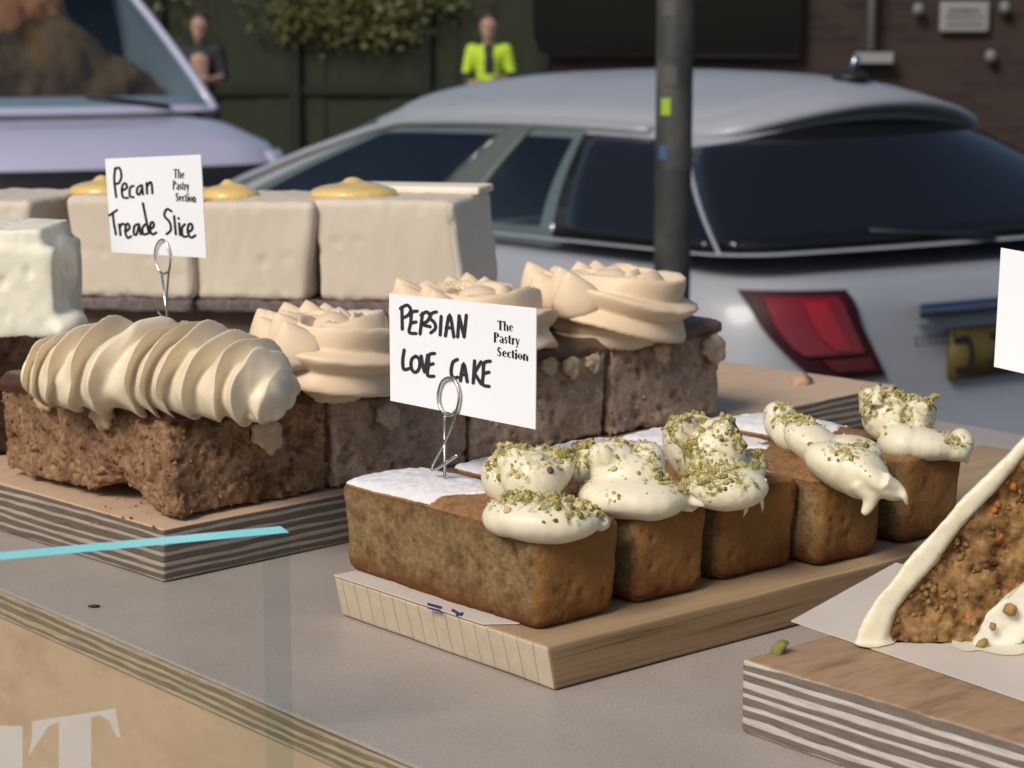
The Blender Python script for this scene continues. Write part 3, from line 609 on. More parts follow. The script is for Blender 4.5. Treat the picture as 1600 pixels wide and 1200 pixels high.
# people: one continuous skin each
def person(root, joints, bones, mats, paint, smooth_=5, vox=.018):
    parts = []
    for a, b in bones:
        p, q = np.array(joints[a][0]), np.array(joints[b][0]); ra, rb = joints[a][1], joints[b][1]; n = 7
        pts = [p + (q - p) * i / (n - 1) for i in range(n)]; parts.append(tube(pts, [ra + (rb - ra) * i / (n - 1) for i in range(n)], 12)); parts.append(sphere(p, (ra,) * 3, None, 9, 12)); parts.append(sphere(q, (rb,) * 3, None, 9, 12))
    V, Q, N = remesh(parts, vox, smooth_)
    mi = [paint(V[list(q)].mean(0)) for q in Q]
    return obj('figure', V, Q, mats, root, True, mi)
def stand(X0, D0, label, paint, mats, hold=None, hat=None):
    b = street(X0, D0, .12); root = thing('person', label, 'person', b); p = lambda x, d, z: b + cr * x + fh * d + UP * z
    J = dict(head=(p(0, 0, 1.62), .095), crown=(p(0, .01, 1.68), .09), chin=(p(0, -.04, 1.55), .06), neck=(p(0, .01, 1.47), .058), chest=(p(0, .01, 1.28), .145), sl=(p(-.17, .01, 1.39), .075), sr=(p(.17, .01, 1.39), .075), belly=(p(0, .01, 1.08), .135), hip=(p(0, .01, .94), .14),
             el=(p(-.24, -.03, 1.13), .05), er=(p(.24, -.03, 1.13), .05), wl=(p(-.15, -.22, 1.05), .036), wr=(p(.13, -.24, 1.1), .036), hl=(p(-.09, -.27, 1.07), .042), hr=(p(.07, -.28, 1.12), .042), kl=(p(-.1, -.02, .5), .065), kr=(p(.11, .0, .5), .065), al=(p(-.11, .03, .09), .045), ar=(p(.12, .03, .09), .045), tl=(p(-.12, -.12, .05), .045), tr=(p(.13, -.12, .05), .045), lh=(p(-.09, .01, .9), .1), rh=(p(.09, .01, .9), .1))
    B = [('head', 'crown'), ('head', 'chin'), ('head', 'neck'), ('neck', 'chest'), ('chest', 'sl'), ('chest', 'sr'), ('chest', 'belly'), ('belly', 'hip'), ('sl', 'el'), ('sr', 'er'), ('el', 'wl'), ('er', 'wr'), ('wl', 'hl'), ('wr', 'hr'), ('hip', 'lh'), ('hip', 'rh'), ('lh', 'kl'), ('rh', 'kr'), ('kl', 'al'), ('kr', 'ar'), ('al', 'tl'), ('ar', 'tr')]
    fig = person(root, J, B, mats, lambda c: paint((c - b) @ cr, (c - b) @ fh, c[2] - b[2]))
    hp = [sphere(p(0, .03, 1.70), (.098, .10, .085), [cr, fh, UP]), sphere(p(0, .055, 1.63), (.098, .075, .10), [cr, fh, UP])]
    V, Q, N = remesh(hp, .012, 3); obj('hair', V, Q, M['hair'], fig)
    nose = sphere(p(0, -.10, 1.60), (.014, .02, .022), [cr, fh, UP]); obj('nose', *nose, M['skin'], fig)
    for e in (-.033, .033): obj('eye', *sphere(p(e, -.088, 1.635), (.012, .008, .008), [cr, fh, UP]), M['ink'], fig)
    return root
def paint_vis(x, d, z):
    if z > 1.46: return 0
    if d < -.19 and z > .98: return 0
    if z > .12:
        if 1.09 < z < 1.18 and abs(x) > .14: return 2
        if abs(x) < .05 and z > 1.15: return 2
        return 1
    return 2
stand(-.235, 21.5, 'person in yellow hi-vis jacket standing by the dark fence', paint_vis, [M['skin'], M['hivis'], M['cloth']])  # part of the street reflection, built solid
def paint_dark(x, d, z):
    if z > 1.47: return 0
    if d < -.1 and z > 1.0: return 0
    return 1 if z > .85 else 2
stand(-3.12, 21.0, 'person in dark clothes standing beyond the corner of the pale van', paint_dark, [M['skin'], M['cloth'], M['cloth']])  # part of the street reflection, built solid

# ================================================================== THE COUNTER
ct = thing('counter', 'shop counter with grey top, layered plywood edge and pale plywood front', 'counter', (.3, .3, -1.26))
v, f = box((-.1205, -.7, -.036), (.785, 1.5, 0)); ROOTX = None
obj('worktop', *join([box((-.1205, -.7, -.002), (.785, 1.5, 0))]), M['counter'], ct, False)
obj('edge_band', *box((-.1195, -.7, -.0195), (.784, 1.5, -.0022)), M['ply_edge'], ct, False)
obj('front_panel', *box((-.117, -.7, -1.26), (-.10, 1.5, -.0197)), M['ply_face'], ct, False)
obj('side_panel', *box((-.0998, -.698, -1.26), (-.08, -.68, -.0197)), M['ply_face'], ct, False)
obj('side_panel', *box((-.0998, 1.478, -1.26), (.783, 1.498, -.0197)), M['ply_face'], ct, False)
obj('back_panel', *box((.763, -.698, -1.26), (.783, 1.477, -.0197)), M['ply_face'], ct, False)

# glass screen standing in front of the counter
gp0 = atd(452, 832, .93); gp1 = atd(-260, 832, .93); zt = gp0[2]
gd = -(cr * (450 * .9 / F) + fh * .053); gd /= np.linalg.norm(gd); gn = np.cross(gd, UP); gn = gn if gn @ fh < 0 else -gn
gl = thing('glass_screen', 'low clear glass screen with bright cyan top edge before the counter', 'glass screen', (gp0[0], gp0[1], ROAD + .9))
L_ = .26; th = .014
def gpt(a, b, z): return gp0 + gd * a - gn * b + UP * (z - zt)
zb = -.36
obj('pane', np.array([gpt(0, 0, zb), gpt(L_, 0, zb), gpt(L_, 0, zt), gpt(0, 0, zt)]), [(0, 1, 2, 3)], M['glass'], gl, False)
V = np.array([gpt(a, b, zt) for a, b in ((0, 0), (L_, 0), (L_, th), (0, th))]); obj('top_edge', V, [(0, 1, 2, 3)], M['glass_edge'], gl, False)
V = np.array([gpt(0, 0, zb), gpt(0, th, zb), gpt(0, th, zt), gpt(0, 0, zt)]); obj('side_edge', V, [(0, 1, 2, 3)], M['glass_side'], gl, False)
V = np.array([gpt(.009, th, zb), gpt(0, th, zb), gpt(0, th, zt), gpt(.009, th, zt)]); obj('side_edge', V, [(0, 1, 2, 3)], M['glass_side'], gl, False)
Tq = [(50, 1127), (180, 1107), (188, 1152), (182, 1150), (170, 1125), (155, 1117), (142, 1120), (142, 1420), (92, 1420), (92, 1127), (75, 1135), (58, 1160), (45, 1180), (50, 1150)]
Nq = [(-140, 1150), (-60, 1132), (35, 1134), (34, 1420), (-30, 1420), (-30, 1150)]
for poly in (Tq, Nq):
    V = np.array([on_plane(a, b, gp0, gn) for a, b in poly]); v, f = prism(V + gn * .0003, gn * .0002); obj('letter', v, f, M['vinyl'], gl, False)
tag(obj('splinter', *sphere(at(147, 947, .0012), (.004, .0007, .0011), [cr, fh, UP], 6, 8), M['ink'], None), 'tiny dark splinter lying on the bare grey counter near its front edge', 'splinter')

# ================================================================== BOARDS
def board(name, label, org, yaw, lx, ly, h, mats, under=0.0):
    """left (x) end undercut by `under`; faces by direction: top, left/right end, long sides."""
    ax = np.array([[math.cos(yaw), math.sin(yaw), 0], [-math.sin(yaw), math.cos(yaw), 0], [0, 0, 1]])
    s = np.array([lx, ly, h]) / 2; v, q, n = roundbox(s, .0022, .03); v = v + s
    v[:, 0] += under * (1 - v[:, 2] / h) * (1 - np.clip(v[:, 0] / .05, 0, 1))
    v += .0004 * np.stack([vnoise(v * 40, i) for i in range(3)], 1)
    fc = np.array([n[list(a)].mean(0) for a in q]); mi = np.where(fc[:, 2] > .7, 0, np.where(np.abs(fc[:, 0]) > np.abs(fc[:, 1]), 1, 2))
    v[:, 2] = np.maximum(v[:, 2], 0) + .0006
    return tag(obj(name, np.asarray(org) + v @ ax, q, mats, None, True, mi), label, 'board', 'wooden cake boards')
YAW1 = R(4.0)
board('cake_board', 'long layered plywood board under the row of piped treacle slices', (-.0375, .3235, 0), YAW1, .785, .40, .034, [M['ply_top2'], M['ply_a'], M['ply_a']])
board('cake_board', 'solid pale wood board under the five small loaf cakes', (-.003, .0005, 0), 0, .62, .19, .025, [M['wood_top'], M['wood_end'], M['wood_side']], .006)
board('cake_board', 'thick striped plywood board under the carrot cake slice', (.029, -.42, 0), 0, .33, .313, .037, [M['ply_top'], M['ply_c'], M['ply_c']])

# papers
def sheet(name, pts, label, mt=None, cat='paper'):
    v, f = prism(pts, (0, 0, .0005)); return tag(obj(name, v, f, mt or M['paper'], None, False), label, cat)
z3 = .0382
s3 = sheet('greaseproof_paper', [at(1236, 971, z3), at(1640, 1110, z3), at(1760, 980, z3), at(1400, 880, z3)], 'white paper sheet under the carrot cake with one corner over the board edge')
z2 = .0262
lp = sheet('greaseproof_paper', [(-.004, .188, z2), (-.0035, .052, z2), (.012, .040, z2), (.06, .05, z2), (.06, .188, z2)], 'strip of white paper with blue print under the nearest loaf cake')
lp['label'] = 'strip of white paper with blue print under the nearest loaf cake'
sh = ribbon([(668, 944), (690, 950)], 4, 0) + ribbon([(668, 950), (688, 955)], 3, 0) + ribbon([(706, 953), (722, 962)], 4, 0) + ribbon([(712, 962), (724, 958)], 3, 0)
pr = obj('print', *lay(sh, lambda a, b: at(a, b, z2 + .0006), UP, .0002), M['blue_ink'], None, False); pr.parent = lp
zp = .012
pb = sheet('greaseproof_paper', [at(1528, 706, zp), at(1640, 738, zp), at(1640, 800, zp), at(1500, 770, zp)], 'peach paper with a pen mark behind the farthest loaf cake', mat('peach_paper', [(.62, .43, .30, 1), (.66, .47, .34, 1)], 20, .7, .05, 200))
v, f = box((.40, .02, .0), (.60, .16, .0115)); tag(obj('cake_board', v, f, M['ply_top2'], None, False), 'thin pale board under the peach paper beyond the loaf cakes', 'board', 'wooden cake boards')
sh = ribbon([(1537, 719), (1556, 722)], 2.5, 0) + ribbon([(1543, 714), (1557, 718)], 2.5, 0)
pr = obj('pen_mark', *lay(sh, lambda a, b: at(a, b, zp + .0006), UP, .0002), M['ink2'], None, False); pr.parent = pb

# ================================================================== LOVE CAKES
def rock(c, r, seed):
    rg = np.random.default_rng(seed); v, f = sphere((0, 0, 0), (r, r * (.5 + .4 * rg.random()), r * (.4 + .4 * rg.random())), None, 5, 6)
    v = np.sign(v) * np.abs(v / r) ** .75 * r; v = v * (1 + .45 * vnoise(np.round(v / r * 2.2, 3) + seed, 3))[:, None]; q = rg.normal(size=(3, 3)); q, _ = np.linalg.qr(q); return np.asarray(c) + v @ q, f
def axis(tilt):
    t = R(tilt); return [cr * math.cos(t) - UP * math.sin(t), fh, cr * math.sin(t) + UP * math.cos(t)]
TOPZ = .0795
def love_cake(i, x0, x1, y0, y1, label, lobes, ncrumb, green, wisps, seed, zt=TOPZ, sugar=.42):
    cx, cy = (x0 + x1) / 2, (y0 + y1) / 2; root = thing('loaf_cake', label, 'cake', (cx, cy, .025), 'small loaf cakes with pistachio cream')
    s = np.array([(x1 - x0) / 2, (y1 - y0) / 2, (zt - .0255) / 2]); v, q, n = roundbox(s, .0075, .0014 if i < 2 else .002)
    u = v / s
    tap = 1 - .06 * (1 - u[:, 2]) / 2; v[:, 0] *= tap; v[:, 1] *= 1 - .035 * (1 - u[:, 2]) / 2
    dome = np.maximum(0, u[:, 2]) ** 3 * .006 * (1 - u[:, 0] ** 2) * (1 - .6 * u[:, 1] ** 2); v[:, 2] += dome
    # baked lip round the top edge
    lip = smooth(.72, .95, u[:, 2]) * (1 - smooth(.97, 1.0, np.abs(u[:, 2]))) * .0012; v += n * lip[:, None] * np.array([1, 1, 0])
    wp_ = v + [cx, cy, seed]
    side = (np.abs(n[:, 2]) < .8)
    d = .0007 * fbm(wp_ * 170, 3, seed) + .0014 * fbm(wp_ * 30, 2, seed + 5) - np.where(side, .0020 * pits(wp_ * 150, seed, .72), .0006 * pits(wp_ * 160, seed))
    v = v + n * d[:, None]
    v = v + [cx, cy, .0258 + s[2]]; v[:, 2] = np.maximum(v[:, 2], .0257)
    fc = np.array([u[a].mean(0) for a in q]); fn = np.array([n[a].mean(0) for a in q]); cc = v[q].mean(1)
    nz = fbm(cc * 60, 3, seed)
    mi = np.zeros(len(q), int); mi[(fn[:, 2] > .75)] = 1
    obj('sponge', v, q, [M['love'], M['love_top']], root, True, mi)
    # icing sugar dusted over the back half
    edge = (cc[:, 1] - y0) / (y1 - y0) - sugar - .18 * np.abs(fc[:, 0] + .15) + .10 * nz
    keep = (fn[:, 2] > .8) & (edge > 0) & (np.abs(fc[:, 0]) < .9 + .06 * nz) & (fc[:, 1] < .96)
    if i == 2: keep |= (fn[:, 2] > .8) & (fc[:, 0] > .55 + .2 * nz) & (fc[:, 0] < .93) & (fc[:, 1] > -.75) & (nz > -.25)
    fq = q[keep]; ids, inv = np.unique(fq, return_inverse=True); inv = inv.reshape(fq.shape)
    top = v[ids] + UP * (.0009 + .0006 * vnoise(v[ids] * 300, 2))[:, None]; m_ = len(ids)
    cnt = {}
    for a in inv:
        for e in range(4): kq = tuple(sorted((a[e], a[(e + 1) % 4]))); cnt.setdefault(kq, []).append((a[e], a[(e + 1) % 4]))
    rimf = [(b_[0][1], b_[0][0], b_[0][0] + m_, b_[0][1] + m_) for b_ in cnt.values() if len(b_) == 1]
    obj('icing_sugar', np.concatenate([top, v[ids] - UP * .0004]), [tuple(a) for a in inv] + rimf, M['sugar'], root)
    # cream
    parts = []
    for px, py, z, a, b, c, t in lobes: parts.append(sphere(at(px, py, z), (a, b, c), axis(t)))
    for pts, r_ in wisps:
        P3 = [at(a, b, z) for a, b, z in pts]; sp_ = spline(P3, 6); parts.append(tube(sp_, [max(.0009, r_ * (1 - .8 * j / (len(sp_) - 1))) for j in range(len(sp_))], 8))
    V, Q, N = remesh(parts, .0012, 7); V = V + N * (.0016 * fbm(V * 38, 1, seed) + .0003 * fbm(V * 160, 2, seed))[:, None]
    fq_ = np.array([q_ for q_ in Q if len(q_) == 4]); cc_ = V[fq_].mean(1); nn_ = N[fq_].mean(1)
    cl_ = fbm(cc_ * 50, 2, seed + 3) * 1.2 + .12 + np.clip((cc_[:, 2] - zt - .012) / .03, -.5, .55) + .25 * nn_[:, 2] + .75 * vnoise(cc_ * 420, seed) - .62 - (.35 if i == 3 else 0)
    cream = obj('cream', V, fq_, [M['cream'], M['dust'], M['dust2']], root, True, np.where(cl_ > .33, 2, np.where(cl_ > .0, 1, 0)))
    # pistachio: chunks one by one, the fine dust as one
    zmid = zt + .006; ok = np.where((N[:, 2] > .15) & (V[:, 2] > zmid) | (N[:, 2] > .45))[0]
    wgt = np.clip((V[ok, 2] - zt) / .032, .03, 1) ** 1.5 * (.03 + np.clip(fbm(V[ok] * 50, 2, seed + 3) * 1.6 + .25, 0, 1)); wgt /= wgt.sum(); rg = np.random.default_rng(seed)
    fine = rg.choice(ok, ncrumb, p=wgt); ps = []; mis = []
    for j, a in enumerate(fine):
        vv, ff = rock(V[a] + N[a] * .0002, .0004 + .0021 * rg.random() ** 4, int(a) + j); ps.append((vv, ff)); mis += [int(rg.choice(4, p=[.44, .16, .07, .33]))] * len(ff)
    vv, ff = join(ps); o = obj('pistachio_crumbs', vv, ff, M['pist'], root, False, mis); o['kind'] = 'stuff'
    big = rg.choice(ok, green + 6, p=wgt)
    for j, a in enumerate(big):
        obj('pistachio_piece', *rock(V[a] + N[a] * .0006, .0018 + .0017 * rg.random(), int(a) + 5), M['pist'][int(rg.choice(4, p=[.42, .22, .06, .30]))], root, False)
    return root
z = TOPZ
love_cake(0, .007, .070, .020, .197, 'nearest loaf cake with a name card stuck in its sugared top', [
    (850, 808, z + .006, .030, .024, .0125, 3), (810, 803, z + .007, .019, .02, .011, -8), (792, 752, z + .013, .014, .018, .017, -28), (835, 748, z + .019, .018, .016, .016, 8), (812, 722, z + .027, .013, .012, .009, 14), (848, 722, z + .026, .012, .012, .010, 8), (874, 740, z + .020, .008, .012, .016, 28), (905, 803, z + .003, .018, .016, .006, 20)],
    1000, 12, [([(900, 800, z + .004), (930, 812, z + .004), (950, 818, z + .003)], .006), ([(925, 805, z + .004), (940, 815, z + .001), (942, 832, z - .005)], .003), ([(905, 808, z + .003), (918, 818, z + .001), (921, 832, z - .004)], .002), ([(800, 730, z + .024), (795, 712, z + .030), (800, 704, z + .033)], .006), ([(860, 725, z + .026), (872, 708, z + .032), (868, 702, z + .034)], .005)], 3)
love_cake(1, .083, .141, .022, .190, 'second loaf cake from the front with low cream and a single soft peak', [
    (990, 778, z + .006, .030, .022, .0125, 3), (955, 774, z + .007, .018, .018, .011, -6), (926, 736, z + .014, .012, .016, .018, -30), (980, 740, z + .017, .022, .018, .013, 8), (955, 716, z + .026, .014, .012, .010, 8), (1008, 724, z + .022, .010, .012, .012, 24), (1048, 775, z + .003, .017, .014, .006, 22)],
    900, 10, [([(1050, 772, z + .004), (1080, 782, z + .004), (1104, 792, z + .001)], .006), ([(948, 715, z + .028), (945, 700, z + .034), (950, 694, z + .036)], .006), ([(1060, 780, z + .002), (1078, 792, z - .001), (1080, 802, z - .005)], .0025)], 7)
love_cake(2, .153, .221, .026, .192, 'middle loaf cake of five with a tall pistachio peak and sugared edge', [
    (1137, 760, z + .007, .024, .020, .0135, 4), (1110, 748, z + .009, .016, .016, .012, -6), (1074, 705, z + .018, .012, .016, .021, -24), (1118, 708, z + .023, .018, .016, .018, 12), (1088, 674, z + .034, .013, .012, .011, -5), (1124, 680, z + .033, .011, .012, .012, 18), (1165, 738, z + .009, .012, .014, .014, 40)],
    1050, 10, [([(1165, 755, z + .006), (1185, 770, z + .002), (1190, 785, z - .004), (1192, 802, z - .012)], .0042), ([(1150, 765, z + .002), (1165, 790, z - .008), (1160, 812, z - .016)], .005), ([(1080, 668, z + .038), (1076, 654, z + .044), (1080, 648, z + .046)], .006), ([(1128, 672, z + .038), (1138, 658, z + .042), (1136, 652, z + .045)], .005)], 11)
love_cake(3, .222, .284, .012, .190, 'fourth loaf cake whose smooth cream droops over its front edge', [
    (1220, 662, z + .016, .010, .014, .015, -28), (1240, 682, z + .012, .015, .016, .012, 32), (1275, 698, z + .011, .023, .018, .012, 30), (1318, 730, z + .008, .025, .020, .013, 24), (1342, 738, z + .006, .020, .018, .014, 30), (1335, 702, z + .010, .018, .016, .008, 10), (1372, 752, z + .003, .018, .014, .008, 34)],
    330, 9, [([(1345, 750, z + .004), (1360, 772, z - .004), (1358, 788, z - .010), (1349, 804, z - .016)], .0085), ([(1378, 750, z + .006), (1403, 764, z + .0), (1414, 776, z - .004), (1418, 790, z - .010)], .0065), ([(1226, 652, z + .024), (1228, 640, z + .027), (1236, 635, z + .028)], .006)], 17)
love_cake(4, .306, .365, .016, .188, 'farthest loaf cake of five with a rough peak of nuts', [
    (1440, 692, z + .007, .024, .02, .011, 5), (1408, 690, z + .008, .014, .018, .011, -8), (1392, 652, z + .020, .018, .016, .016, -14), (1430, 650, z + .021, .014, .014, .013, 24), (1364, 640, z + .022, .007, .012, .014, -14), (1480, 700, z + .004, .015, .014, .007, 16), (1502, 692, z + .006, .009, .012, .010, 0)],
    1000, 13, [([(1480, 700, z + .004), (1505, 712, z), (1512, 724, z - .005)], .005), ([(1440, 640, z + .03), (1455, 625, z + .034), (1463, 618, z + .037)], .005), ([(1368, 632, z + .03), (1370, 612, z + .038), (1374, 598, z + .043)], .006)], 23)

# ================================================================== TREACLE SLICES
def piping(root, p0, p1, Rr, nrib, starts, amp, prof, mt, seed, bend=0.0, sq=.85, lean=.5, coil=(0, 0), hand=1):
    """a rope squeezed from a star nozzle: sharp slanting ridges with hollow flutes, wrapped in slower coils."""
    p0 = np.array(p0); p1 = np.array(p1); L = np.linalg.norm(p1 - p0); t = (p1 - p0) / L; sd = np.cross(UP, t); sd /= np.linalg.norm(sd); upn = np.cross(t, sd)
    nu, nv = int(nrib * 26), 120; u = np.repeat(np.linspace(0, 1, nu), nv); a = np.tile(2 * math.pi * np.arange(nv) / nv, nu)
    nz = np.stack([u * 4.5 + seed, np.cos(a) * .8, np.sin(a) * .8], 1)
    uu = u + .055 * vnoise(np.stack([u * 6 + seed, np.zeros_like(u), np.zeros_like(u)], 1), 3)
    ph = nrib * uu + starts * hand * a / (2 * math.pi) + .22 * np.sin(a * 1 + seed) + .30 * vnoise(nz, 2)
    fr = (ph % 1.0) ** 1.3; crest = np.abs(2 * fr - 1) ** 1.5
    top = .5 + .5 * np.sin(a)
    r = Rr * np.interp(u, [x for x, y in prof], [y for x, y in prof]) * (1 + .05 * vnoise(nz * 1.6, 7))
    r *= 1 + amp * (crest - .42) * (.55 + .6 * top) * (1 + .7 * vnoise(nz * 2.3, 5))
    if coil[0]:
        cph = (coil[0] * u - hand * a / (2 * math.pi) + seed * .13) % 1.0; r *= 1 + coil[1] * (np.sqrt(np.clip(np.sin(math.pi * cph), 0, 1)) - .6)
    ax_ = L * u + lean * Rr * (crest - .3) * np.minimum(1, np.minimum(6 * u, 6 * (1 - u)))
    lowsq = np.where(np.sin(a) < 0, .82, 1.0)
    V = p0 + np.outer(ax_, t) + np.outer(r * np.cos(a), sd) + np.outer(r * np.sin(a) * sq * lowsq + bend * np.sin(math.pi * u), upn)
    V += .0005 * np.stack([fbm(V * 90, 2, seed + k_) for k_ in range(3)], 1)
    f = grid_faces(nu, nv, True) + [tuple(range(nv)), tuple((nu - 1) * nv + k_ for k_ in reversed(range(nv)))]
    return obj('buttercream', V, f, mt, root)
def rosette(root, c, A_, B_, r0, turns, phi0, rise, mt, seed, twist):
    """a star-nozzle rope laid in an inward oval spiral that climbs as it goes."""
    n = int(turns * 90); nv = 84; star = 7; V = []
    ts = np.linspace(0, 1, n); ph = phi0 - 2 * math.pi * turns * ts
    sc_ = 1 - .80 * ts ** .85
    wob = 1 + .06 * vnoise(np.stack([ts * 7 + seed, ts * 0, ts * 0], 1), 3)
    P3 = np.asarray(c) + np.outer(A_ * sc_ * wob * np.cos(ph), cr) + np.outer(B_ * sc_ * wob * np.sin(ph), fh) + np.outer(r0 * .62 + rise * ts ** .8, UP)
    T = np.gradient(P3, axis=0); T /= np.linalg.norm(T, axis=1, keepdims=True); a = 2 * math.pi * np.arange(nv) / nv
    tw = np.cumsum(twist / 90 * (.7 + 3.2 * np.clip(-.75 * np.cos(ph) + .5 * np.sin(ph) + .15, 0, 1))) + .5 * vnoise(np.stack([ts * 9 + seed, ts * 0 + 3, ts * 0], 1), 5)
    for i in range(n):
        s1_ = np.cross(T[i], UP); s1_ /= np.linalg.norm(s1_); s2_ = np.cross(s1_, T[i])
        rr = r0 * (1 - .32 * ts[i]) * min(1, .25 + 7 * ts[i]) * min(1, .12 + 5 * (1 - ts[i]))
        fr = ((star * (a / (2 * math.pi)) + tw[i]) % 1.0) ** 1.15; crest = np.abs(2 * fr - 1) ** 1.35
        rad = rr * (.80 + .52 * crest * (1 + .2 * vnoise(np.stack([ts[i] * 12 + np.cos(a), np.sin(a) + seed, a * 0], 1), 8)))
        V.append(P3[i] + np.outer(rad * np.cos(a), s1_) + np.outer(rad * np.sin(a) * 1.08, s2_))
    V = np.concatenate(V); f = grid_faces(n, nv, True) + [tuple(range(nv)), tuple((n - 1) * nv + q_ for q_ in reversed(range(nv)))]
    core = sphere(np.asarray(c) + UP * (r0 * .55), (A_ * .9, B_ * .9, r0 * .95), [cr, fh, UP], 20, 30); tip = sphere(np.asarray(c) + UP * (r0 + rise * .6), (A_ * .42, B_ * .42, r0 * .8), [cr, fh, UP], 14, 20)
    pet = []; rg_ = np.random.default_rng(seed)
    for j_ in range(10):
        an = 1.25 + 3.0 * j_ / 9; kk = .62 + .22 * (j_ % 2); b_ = np.asarray(c) + cr * (A_ * kk * math.cos(an) - .006) + fh * (B_ * kk * math.sin(an)) + UP * (r0 * .9 + rise * .55); ln = r0 * (.95 + .30 * rg_.random())
        d_ = UP * .9 + cr * (.34 * math.cos(an) - .10) + fh * .3 * math.sin(an); tq = [b_ + d_ * ln * q_ for q_ in (-.3, 0, .3, .6, .85, 1.0)]
        v_, f_ = tube(tq, [r0 * q_ for q_ in (.74, .82, .72, .47, .22, .03)], 10); m_ = v_.mean(0); v_ = m_ + (v_ - m_) @ (np.outer(cr, cr) * 1.05 + np.outer(fh, fh) * .55 + np.outer(UP, UP)); pet.append((v_, f_))
    V, f = join([(V, f), core, tip] + pet); V += .0004 * np.stack([fbm(V * 90, 2, seed + k_) for k_ in range(3)], 1)
    return obj('buttercream', V, f, mt, root)
ax1 = np.array([[math.cos(YAW1), math.sin(YAW1), 0], [-math.sin(YAW1), math.cos(YAW1), 0], [0, 0, 1]])
O1 = np.array([-.0375, .3235, 0])
def pecan(c, ax, s, mt, root):
    parts = []; a0, a1, a2 = (np.array(q_) for q_ in ax)
    for j in range(5):
        an = R(-58 + 29 * j); d_ = a0 * math.sin(an) - a1 * math.cos(an); e_ = a0 * math.cos(an) + a1 * math.sin(an)
        parts.append(sphere(np.asarray(c) + d_ * s * (.42 + .08 * (j % 2)), (s * .42, s * .19, s * (.26 + .06 * (j % 2))), [d_, e_, a2], 10, 12))
    parts.append(sphere(np.asarray(c), (s * .42, s * .28, s * .30), ax, 10, 14))
    V, Q, N = remesh(parts, s * .09, 3); V = V + N * (s * .06 * fbm(V / s * 2.2, 2))[:, None]
    return obj('pecan', V, Q, mt, root)
def slice_(i, lx0, lx1, ly, zt, label, mt, mtop, seed, res):
    loc = O1 + np.array([(lx0 + lx1) / 2, ly[0] + (ly[1] - ly[0]) / 2, .0346]) @ ax1
    root = thing('treacle_slice', label, 'cake slice', loc, 'treacle slices with piped buttercream')
    s = np.array([(lx1 - lx0) / 2, (ly[1] - ly[0]) / 2, (zt - .035) / 2]); v, q, n = roundbox(s, .005, res); u = v / s
    wp_ = v + [seed, 0, 0]
    side = np.abs(n[:, 2]) < .8
    wq_ = wp_ + .006 * np.stack([vnoise(wp_ * 90, k_ + 20) for k_ in range(3)], 1)
    d = .0026 * fbm(wp_ * 34, 2, seed) + .0017 * fbm(wq_ * 170, 3, seed + 4) - np.where(side, .0065 * pits(wp_ * [62, 62, 95] + .5 * np.stack([vnoise(wp_ * 120, k_) for k_ in range(3)], 1), seed, .55), .001) - .0036 * pits(wq_ * [105, 105, 150], seed + 9, .62)
    v = v + n * d[:, None]
    if i == 0:     # a bite-like hollow under the long left face, ragged foot at the corner
        fl = -u[:, 0]; yy = v[:, 1] + s[1]; zz = v[:, 2] + s[2]
        arch = np.exp(-((yy - .062) / .030) ** 2) * .016 + .0035 * (yy > .10) + .003 * fbm(v * 60, 2, 9)
        lift = smooth(-.55, .6, fl) * np.clip(arch, 0, .02) * (1 - smooth(.0, .032, zz)); v[:, 2] += lift; v[:, 0] += smooth(.6, 1, fl) * .006 * np.exp(-((yy - .062) / .03) ** 2) * (1 - smooth(0, .03, zz))
        v[:, 1] -= .006 * smooth(.5, 1, -u[:, 1]) * (1 - smooth(.0, .03, zz)) * smooth(.4, 1, fl)
    v = (v + [(lx0 + lx1) / 2, (ly[0] + ly[1]) / 2, s[2] + .0352]) @ ax1 + O1; v[:, 2] = np.maximum(v[:, 2], .0351)
    obj('sponge', v, q, mt, root)
    fz = np.array([n[a_].mean(0) for a_ in q]); vis = np.where(((fz[:, 0] < -.6) | (fz[:, 1] < -.6)))[0]; rg_ = np.random.default_rng(seed); pk = rg_.choice(vis, 520 if i == 0 else 200)
    cz = v[q[pk]].mean(1); ax_n = fz[pk] @ ax1; o_ = obj('crumbs', *join([rock(cz[j_] + ax_n[j_] * .0002, .0005 + .0017 * rg_.random() ** 4, j_ + seed) for j_ in range(len(pk))]), mt, root); o_['kind'] = 'stuff'
    # treacle layer poured on top, with an uneven edge
    s2 = s.copy(); s2[0] += .0015; s2[1] += .0015; s2[2] = .0044; v, q, n = roundbox(s2, .003, .003)
    ed = np.maximum(np.abs(v[:, 0] / s2[0]), np.abs(v[:, 1] / s2[1])); drip = smooth(.93, 1, ed) * (.005 + .007 * fbm(v * 40, 2, seed + 1)); v[:, 2] -= np.maximum(drip, 0); v += n * (.0011 * fbm(v * 60, 2, seed))[:, None]
    v = (v + [(lx0 + lx1) / 2, (ly[0] + ly[1]) / 2, zt + .0018]) @ ax1 + O1; obj('treacle_glaze', v, q, mtop, root)
    return root
mp = M['sponge_pale']; glz2 = mat('dull_treacle', [(.11, .06, .042, 1), (.19, .115, .08, 1)], 60, .5, .5, 300)  # sponge lightened for the reflection veil
specs = [(0, .016, .144, (.012, .214), .103, 'nearest treacle slice with the ribbed cream roll and a card stuck in it', M['sponge'], M['treacle'], 2, .0014),
         (1, .149, .272, (.012, .235), .103, 'second treacle slice, half hidden behind the love cake card', mp, glz2, 5, .0024),
         (2, .277, .418, (.012, .235), .106, 'third treacle slice, just right of the love cake card', mp, glz2, 8, .0026),
         (3, .423, .552, (.010, .235), .109, 'farthest treacle slice with the tallest buttercream swirl at the row end', mp, glz2, 13, .0026)]
roots = [slice_(*a) for a in specs]
Z1 = .103
